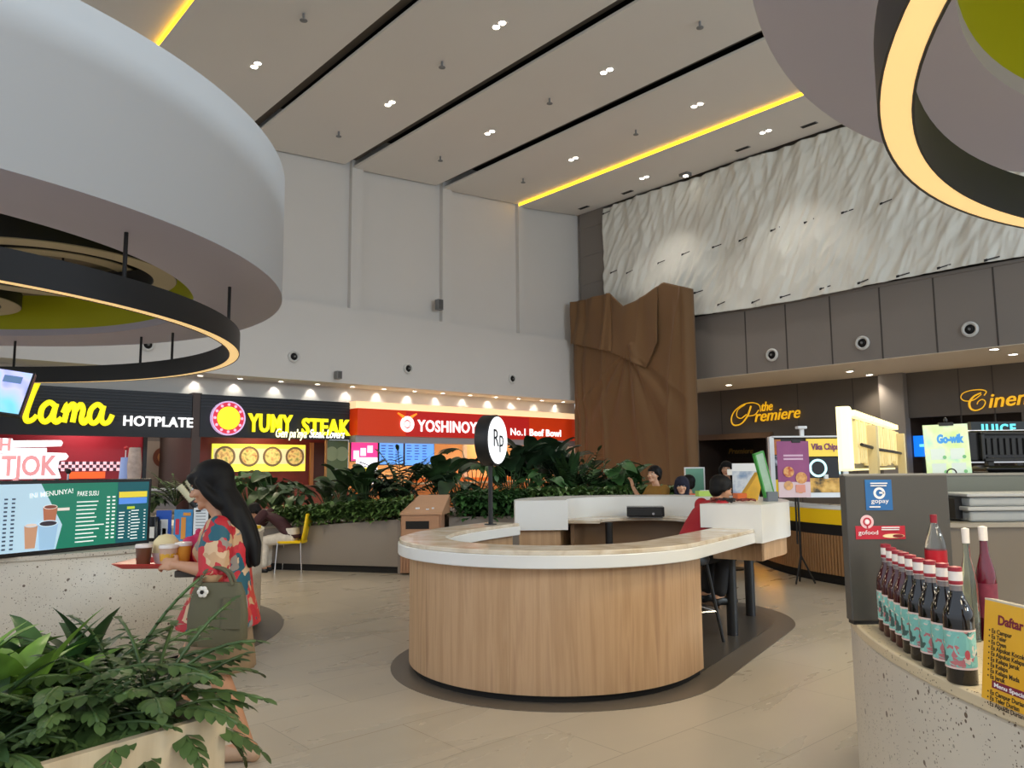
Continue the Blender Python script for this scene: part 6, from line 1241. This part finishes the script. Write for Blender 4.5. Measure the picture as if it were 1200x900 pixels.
# what she carries
def wl(x, y, z): return (wb.x-x, wb.y-y, wb.z+z)
ty = thing('serving_tray', 'red serving tray held by the woman, loaded with cups', 'tray', wl(.385, .0, .998), PI)
def rrect(hx, hy, r, n=5):
    out = []
    for cx_, cy_, a0 in ((hx-r, hy-r, 0), (-hx+r, hy-r, 90), (-hx+r, -hy+r, 180), (hx-r, -hy+r, 270)):
        for i in range(n+1): a = math.radians(a0+90*i/n); out.append((cx_+r*math.cos(a), cy_+r*math.sin(a)))
    return out
n_ = 24; tv = []; 
for hx, hy, z in ((.2,.13,0),(.235,.165,.022),(.242,.172,.022),(.236,.166,.016),(.206,.136,-.006)): tv += [(x, y, z) for x, y in rrect(hx, hy, .04)]
tf = []
for k in range(4): tf += [(k*n_+i, k*n_+(i+1)%n_, (k+1)*n_+(i+1)%n_, (k+1)*n_+i) for i in range(n_)]
tf += [tuple(range(n_)), tuple(4*n_+i for i in range(n_))[::-1]]
obj('tray', MB().add(tv, tf), mat('tray_red', (205,44,44), .35), ty, smooth=50)
def cup(label, x, y, r, h, m, lidm, dome=False, z=1.0, band=None):
    o = thing('drink_cup', label, 'cup', wl(x, y, z)); obj('cup', MB().lathe([(0,0),(r*.78,0),(r*.8,.004),(r,h),(r*.96,h),(r*.74,.01),(0,.01)], n=26, caps=False), m, o, smooth=50)
    obj('lid', MB().lathe([(r*1.06,h-.004),(r*1.07,h+.008),(r*.98,h+.014),(r*.9,h+.012),(0,h+.012)], n=26, caps=False), lidm, o, smooth=50)
    if band: obj('sticker', MB().lathe([(r*.86+.002,h*.28),(r*.93+.002,h*.68)], n=10, caps=False), band, o, smooth=60)
    return o
M_lidw = mat('lid_white', (226,216,208), .3); M_choc = mat('cup_choc_drink', (104,66,46), .3, noise_amt=.1); M_mil = mat('cup_milky', (206,172,150), .3, noise_amt=.12)
cup('brown drink cup with pale lid at the front of the red tray', .51, .03, .042, .098, M_choc, M_lidw)
cup('pale drink cup with sticker near womans hand on the tray', .355, .075, .047, .098, M_mil, M_lidw, band=mat('sticker_yel', (226,176,60), .4, noise_amt=.3, noise_scale=40))
cup('cup with orange sleeve behind the pale cup on tray', .3, .02, .043, .105, mat('cup_orange', (232,160,60), .3), M_lidw)
fb_ = thing('food_box', 'rounded cream bun in paper at the back of the red tray', 'bun', wl(.43, -.06, 1.0)); obj('bun', MB().loft([((0,0,0),.05,.045),((0,0,.06),.07,.06),((0,0,.12),.066,.058),((0,0,.15),.04,.035),((0,0,.157),.01,.01)], 20), mat('bun_cream', (232,214,164), .6, noise_amt=.08), fb_, smooth=180); obj('wrapper', MB().lathe([(.052,.0),(.074,.06)], n=14, caps=False), M_lidw, fb_, smooth=60)
pk = thing('pink_pouch', 'bright pink bag resting on the tray before the womans chest', 'bag', wl(.26, -.06, 1.0)); m_ = MB()
for (x, y, z, r) in ((0,0,.06,.06),(.05,.01,.09,.045),(-.04,0,.1,.045),(.0,.02,.13,.035)): m_.ell((x, y, z), (r, r*.8, r))
pb__ = obj('pouch', m_, mat('pink_bag', (204,40,90), .5, noise_amt=.15, noise_scale=12), pk); remesh(pb__, .01, 2); obj('knot', MB().ell((.0,.02,.165), (.018,.014,.02)), MATS['pink_bag'], pk, smooth=180)
wlt = thing('wallet', 'dark wallet held under the tray by the woman', 'wallet', wl(.2, .14, .95), PI+.15); obj('wallet', MB().box(-.06, .08, -.03, .03, -.0, .035), mat('wallet_dark', (58,50,44), .5), wlt, bevel=.006); obj('flap', MB().box(-.06, .03, -.032, -.029, .01, .03), mat('wallet_grey', (90,84,76), .5), wlt)
bg = thing('tote_bag', 'olive tote bag hanging from the womans arm with pale flower charm', 'bag', wl(.0, .285, .63), PI-.05)
M_olive = mat('olive_canvas', (92,87,64), .75, noise_amt=.06, noise_scale=10)
b2 = MB().loft([((0,0,.0),.13,.045),((.0,0,.03),.15,.055),((0,0,.15),.152,.05),((0,0,.26),.135,.035),((0,0,.31),.115,.02)], 26, 3.2); obj('bag_body', b2, M_olive, bg, smooth=70)
for q in (.025, -.02): obj('strap', MB().tube(smooth_path([(-.08,q,.3),(-.05,q*.8,.36),(.02,q*.2,.385),(.07,q*.8,.36),(.09,q,.3)], 5), .009, 8), M_olive, bg, smooth=60)
ch_ = MB()
for i in range(6): a = i*PI/3; ch_.ell((.06+.016*math.cos(a), .05, .27+.016*math.sin(a)), (.014,.008,.014))
obj('flower_charm', ch_, mat('charm_white', (224,216,204), .5), bg, smooth=180); obj('charm_centre', MB().ell((.06,.06,.27), (.01,.006,.01)), M_dark, bg, smooth=180); obj('side_pocket', MB().loft([((-.09,.05,.09),.055,.008),((-.09,.048,.24),.05,.008)], 14, 4), mat('olive_dark', (92,86,64), .75), bg)
# ---- smaller people
def seated(k=1, lean=0, arm='rest'):
    d = dict(pel=(0,0,.56), chest=(.02+lean*.22,0,.83), neck=(.03+lean*.36,0,1.02), head=(.06+lean*.46,0,1.17), s=.115, k=k,
        shL=(.03+lean*.34,.165,.97), elL=(.1+lean*.3,.22,.72), wrL=(.32+lean*.3,.14,.76), hdL=(1,-.2,-.1), huL=(0,.3,1), shR=(.03+lean*.34,-.165,.97), elR=(.1+lean*.3,-.22,.72), wrR=(.32+lean*.3,-.14,.76), hdR=(1,.2,-.1), huR=(0,-.3,1),
        hipL=(.0,.09,.52), knL=(.4,.1,.5), anL=(.38,.1,.1), toL=(.54,.1,.035), hipR=(0,-.09,.52), knR=(.4,-.1,.5), anR=(.38,-.1,.1), toR=(.54,-.1,.035)); return d
def lift(J, dz, legs=True):
    for k_, v in J.items():
        if isinstance(v, tuple) and not k_.startswith(('hd', 'hu')): J[k_] = (v[0], v[1], v[2]+dz)
    return J
def small_person(label, base, rz, J, top, bottom, skin=M_skin, hair='short', sl_to=.6, extra=None, shoes=M_black, scarf=None):
    o = thing('person', label, 'person', base, rz); mb, fr = body(J, .012); b_ = obj('body', mb, skin, o); remesh(b_, .0075, 3); face(o, J, fr)
    sh = MB(); torso(sh, J, .016); sleeves(sh, J, .014, sl_to); s_ = obj('shirt', sh, top, o); remesh(s_, .011, 3)
    if bottom: tr = MB(); trousers(tr, J); t_ = obj('trousers', tr, bottom, o); remesh(t_, .012, 3)
    if shoes and 'toL' in J:
        for sd in 'LR': shoe(o, J, sd, shoes)
    c = V(J['head']); s = J['s']; f, l, u = fr; ha = MB()
    if hair:
        ha.ell(c+u*s*.36-f*s*.2, (s*.93, s*.78, s*.8), fr, 16, 10); ha.ell(c-f*s*.45-u*s*.1, (s*.55, s*.7, s*.7), fr, 14, 10)
        for q in (-1, 1): ha.chain([c+f*s*.3+l*s*.55*q+u*s*.55, c-f*s*.1+l*s*.72*q-u*s*.1], [s*.16, s*.18])
        if hair == 'long':
            for q in (-.6, 0, .6): ha.chain([c-f*s*.5+l*s*q-u*s*.3, c-f*s*.7+l*s*q*1.1-u*s*1.3, c-f*s*.6+l*s*q-u*s*2.2], [s*.36, s*.34, s*.14])
            for q in (-1, 1): ha.chain([c+l*s*.7*q+u*s*.2, c+l*s*.8*q-u*s*.7-f*s*.1, c+l*s*.7*q-u*s*1.6], [s*.2, s*.22, s*.1])
        if hair == 'bun': ha.ell(c-f*s*.9+u*s*.2, (s*.4, s*.4, s*.4), fr)
        h_ = obj('hair', ha, M_hair, o); remesh(h_, .011, 2)
    if scarf:
        ha.ell(c+u*s*.28-f*s*.22, (s*1.02, s*.86, s*.92), fr, 18, 12); ha.ell(c-f*s*.3-u*s*.3, (s*.75, s*.86, s*.9), fr, 16, 10)
        for q in (-1, 1): ha.chain([c+f*s*.4+l*s*.5*q+u*s*.62, c+f*s*.22+l*s*.72*q-u*s*.1, c+f*s*.3+l*s*.6*q-u*s*.8], [s*.2, s*.22, s*.24])
        ha.loft([(c-u*s*2.5-f*s*.1, s*1.5, s*1.75), (c-u*s*1.9-f*s*.1, s*1.25, s*1.6), (c-u*s*1.3, s*.9, s*1.05), (c-u*s*.85, s*.72, s*.8)], 20)
        h_ = obj('headscarf', ha, scarf, o); remesh(h_, .011, 3)
    return o
M_jean = mat('dark_jeans', (38,42,54), .8)
# chair and the person leaning on the counter end
cp_ = at_z(337, 672, 0)
ch = thing('dining_chair', 'yellow plastic chair with thin pale legs by the long planter', 'chair', (cp_.x, cp_.y+.22, 0), PI)
M_yc = mat('chair_yellow', (236,196,16), .4)
obj('seat', MB().loft([((0,0,.43),.21,.2),((0,0,.455),.215,.205),((0,0,.465),.205,.195)], 24, 4), M_yc, ch, smooth=50)
bk_ = obj('backrest', MB().add([(-.2+dx,y,z) for (z,dx) in ((.45,0),(.6,-.03),(.86,-.07)) for y in (-.2,-.1,0,.1,.2)], [(r*5+c,r*5+c+1,(r+1)*5+c+1,(r+1)*5+c) for r in range(2) for c in range(4)]), M_yc, ch, smooth=180); bk_.modifiers.new('Solid', 'SOLIDIFY').thickness = .025
for sx in (-1, 1):
    for sy in (-1, 1): obj('leg', MB().tube([(sx*.17,sy*.17,.44),(sx*.2,sy*.19,.0)], .011, 8), M_chrome, ch)
J = seated(1, 1.0); J['chest'] = (.24,0,.8); J['neck'] = (.42,0,.9); J['head'] = (.57,0,.9); J['pitch'] = -.7; J['shL'] = (.38,.165,.88); J['shR'] = (.38,-.165,.88); J['elL'] = (.5,.24,.72); J['elR'] = (.5,-.24,.72); J['wrL'] = (.68,.12,.78); J['wrR'] = (.68,-.12,.78); J['knL'] = (.38,.1,.47); J['knR'] = (.38,-.1,.47); 
small_person('person in dark maroon top bending forward on the yellow chair', (cp_.x-.02, cp_.y+.22, -.04+.03), PI, J, mat('maroon_top', (58,26,32), .8, noise_amt=.1), mat('pale_pattern_cloth', (206,198,186), .8, noise_amt=.35, noise_scale=14), sl_to=1.8, hair='short')
# red shirted person on the stool
J = lift(seated(1, .85), .18); J['head'] = (.42,-.02,1.3); J['anL'] = (.3,.1,.36); J['toL'] = (.45,.1,.3); J['anR'] = (.3,-.1,.36); J['toR'] = (.45,-.1,.3); J['knL'] = (.36,.1,.74); J['knR'] = (.36,-.1,.74); J['yaw'] = -.2; J['pitch'] = -.3
small_person('person in red shirt hunched on the stool inside the island', (1.54, 7.08, .0), math.radians(20), J, mat('red_shirt', (166,22,36), .75, noise_amt=.08), mat('black_trousers', (24,22,24), .8), sl_to=1.9)
# two women behind the bar and two people at the entrance
J = lift(seated(1, .1), 0); J['shR'] = (.03,-.165,.97); J['elR'] = (.12,-.26,.78); J['wrR'] = (.24,-.3,1.0); J['hdR'] = (.2,-.1,1); J['huR'] = (-1,0,.2); J['yaw'] = .2; J['pitch'] = .1
b0 = at_y(774, 570, 10.6); small_person('woman in mustard top with raised hand seated behind the bar', (b0.x, 10.6, .24), PI+.5, J, mat('mustard_top', (150,110,44), .8, noise_amt=.08), M_jean, M_skin2, 'bun', 1.4)
J = seated(1, .1); J['yaw'] = -.3
b0 = at_y(797, 570, 10.3); small_person('woman in navy headscarf and grey top seated behind the bar', (b0.x, 10.3, .09), -PI/2, J, mat('grey_top', (110,112,124), .8), M_jean, M_skin2, None, 1.6, scarf=mat('navy_scarf', (24,24,44), .85))
J = seated(1.05, .15); J['yaw'] = .3
b0 = at_y(812, 570, 11.4); small_person('person in orange top behind the woman in navy headscarf', (b0.x, 11.4, .1), PI/2+.4, J, mat('orange_top', (232,106,70), .75), M_jean, M_skin, 'short', .7)
J = lift(seated(1, .25), .1); J['yaw'] = .2; b0 = at_y(857, 575, 11.6); small_person('person with long dark hair in black top near cinema entrance', (b0.x-.02, 11.6, .2), -PI/2-.5, J, mat('black_top', (24,22,24), .8), M_jean, M_skin2, 'long', 1.7)
J = lift(seated(1, .3), .05); b0 = at_y(840, 575, 11.9); small_person('dark haired person with face turned up beside the black top one', (b0.x-.03, 11.9, .2), -.6, J, mat('navy_top', (34,36,48), .8), M_jean, M_skin2, 'short', 1.5)
for (nm, x, y, z, lb) in (('a', 774, 10.6, .62, 'dark seat under the woman in mustard top'), ('b', 797, 10.3, .56, 'dark seat under the woman in navy headscarf'), ('c', 806, 11.4, .56, 'dark seat under the person in orange top'), ('d', 857, 11.6, .74, 'dark seat under the long haired person in black'), ('e', 840, 11.9, .7, 'dark seat under the dark haired person beside')):
    p = at_y(x, 570, y); o = thing('low_stool', lb, 'stool', (p.x+(-.02 if nm == 'd' else -.03 if nm == 'e' else 0), y, 0)); obj('seat', MB().cyl((0,0,0), .18, z-.09, z-.04, 20), M_dark, o, bevel=.006); obj('column', MB().cyl((0,0,0), .03, .02, z-.09, 12), M_black, o); obj('foot', MB().cyl((0,0,0), .17, 0, .02, 20), M_black, o)
pb_ = at_y(814, 560, 12.2); gb = thing('green_board', 'pale green board with white rim behind the orange top', 'board', (pb_.x, 12.2, 0)); za, zb_ = at_y(814, 598, 12.2).z, at_y(814, 549, 12.2).z
obj('panel', MB().box(-.14, .14, -.01, .01, za, zb_), mat('board_green', (120,176,150), .4), gb); obj('rim', MB().box(-.16, -.14, -.014, .014, za, zb_+.02).box(.14, .16, -.014, .014, za, zb_+.02).box(-.14, .14, -.014, .014, zb_, zb_+.02), M_whitep, gb); obj('post', MB().box(-.02, .02, -.01, .01, .02, za).box(-.15, .15, -.12, .12, 0, .02), M_grey, gb)
# ================================================================== light
W = bpy.data.worlds.new('world'); bpy.context.scene.world = W; W.use_nodes = True
N = W.node_tree.nodes; L = W.node_tree.links; bg = N['Background']
tc = N.new('ShaderNodeTexCoord'); sp = N.new('ShaderNodeSeparateXYZ'); L.new(tc.outputs['Generated'], sp.inputs[0])
r = N.new('ShaderNodeValToRGB'); e = r.color_ramp.elements
e[0].position = .42; e[0].color = (.64,.64,.64,1); e[1].position = .62; e[1].color = (.8,.92,1.06,1)
mr = N.new('ShaderNodeMapRange'); mr.inputs['From Min'].default_value = -1; mr.inputs['From Max'].default_value = 1; L.new(sp.outputs[2], mr.inputs['Value']); L.new(mr.outputs['Result'], r.inputs['Fac'])
L.new(r.outputs['Color'], bg.inputs['Color']); bg.inputs['Strength'].default_value = 1.25
def area(nm, loc, tgt, size, e, col, sy=None):
    l = bpy.data.lights.new(nm, 'AREA'); l.energy = e; l.color = col; l.shape = 'RECTANGLE'; l.size = size; l.size_y = sy or size
    o = bpy.data.objects.new(nm, l); C.objects.link(o); o.location = loc; o.rotation_euler = (V(tgt)-V(loc)).to_track_quat('-Z', 'Y').to_euler(); return o
area('added_daylight', (22, -6, 7.5), (-4, 7, 5.4), 5, 2300, (.72,.88,1.0), 1.2)   # added cool light for assumed unseen glazing at right, grazing over the right drum
# ceiling downlights give a warm pool over the hall
for (px, py) in ((585,29),(457,121),(711,83),(574,155),(672,186),(817,123),(755,208),(897,154),(300,76)):
    s_, t_, z_, k_ = on_strip(px, py); l = bpy.data.lights.new('ceiling_spot', 'SPOT'); l.energy = 420; l.spot_size = math.radians(95); l.spot_blend = .7; l.color = (1,.95,.88); l.shadow_soft_size = .12
    o = bpy.data.objects.new('ceiling_spot', l); C.objects.link(o); o.location = E2*s_+E1*t_+V((0,0,z_-.05))
for a in range(8):                                         # the ring lamps light what is below them
    for c, R, e_ in ((CL, 5.02, 40), ((5.32,1.8), 3.87, 40)):
        q = 2*PI*a/8; l = bpy.data.lights.new('ring_glow', 'AREA'); l.energy = e_; l.size = .8; l.color = (1,.86,.62); o = bpy.data.objects.new('ring_glow', l); C.objects.link(o); o.location = (c[0]+R*math.cos(q), c[1]+R*math.sin(q), 3.18)
sc = bpy.context.scene
sc.view_settings.view_transform = 'Standard'; sc.view_settings.look = 'None'; sc.view_settings.gamma = 1; sc.view_settings.use_curve_mapping = False; sc.view_settings.exposure = .17
sc.cycles.use_denoising = True; sc.cycles.max_bounces = 8

# lettering becomes plain mesh
bpy.context.view_layer.update(); dg = bpy.context.evaluated_depsgraph_get()
for o in [o for o in bpy.data.objects if o.type == 'FONT']:
    me = bpy.data.meshes.new_from_object(o.evaluated_get(dg)); nm = o.name; par = o.parent; ml = o.matrix_local.copy(); me.materials.clear(); me.materials.append(o.data.materials[0])
    bpy.data.objects.remove(o); n = bpy.data.objects.new(nm, me); C.objects.link(n); n.parent = par; n.matrix_local = ml
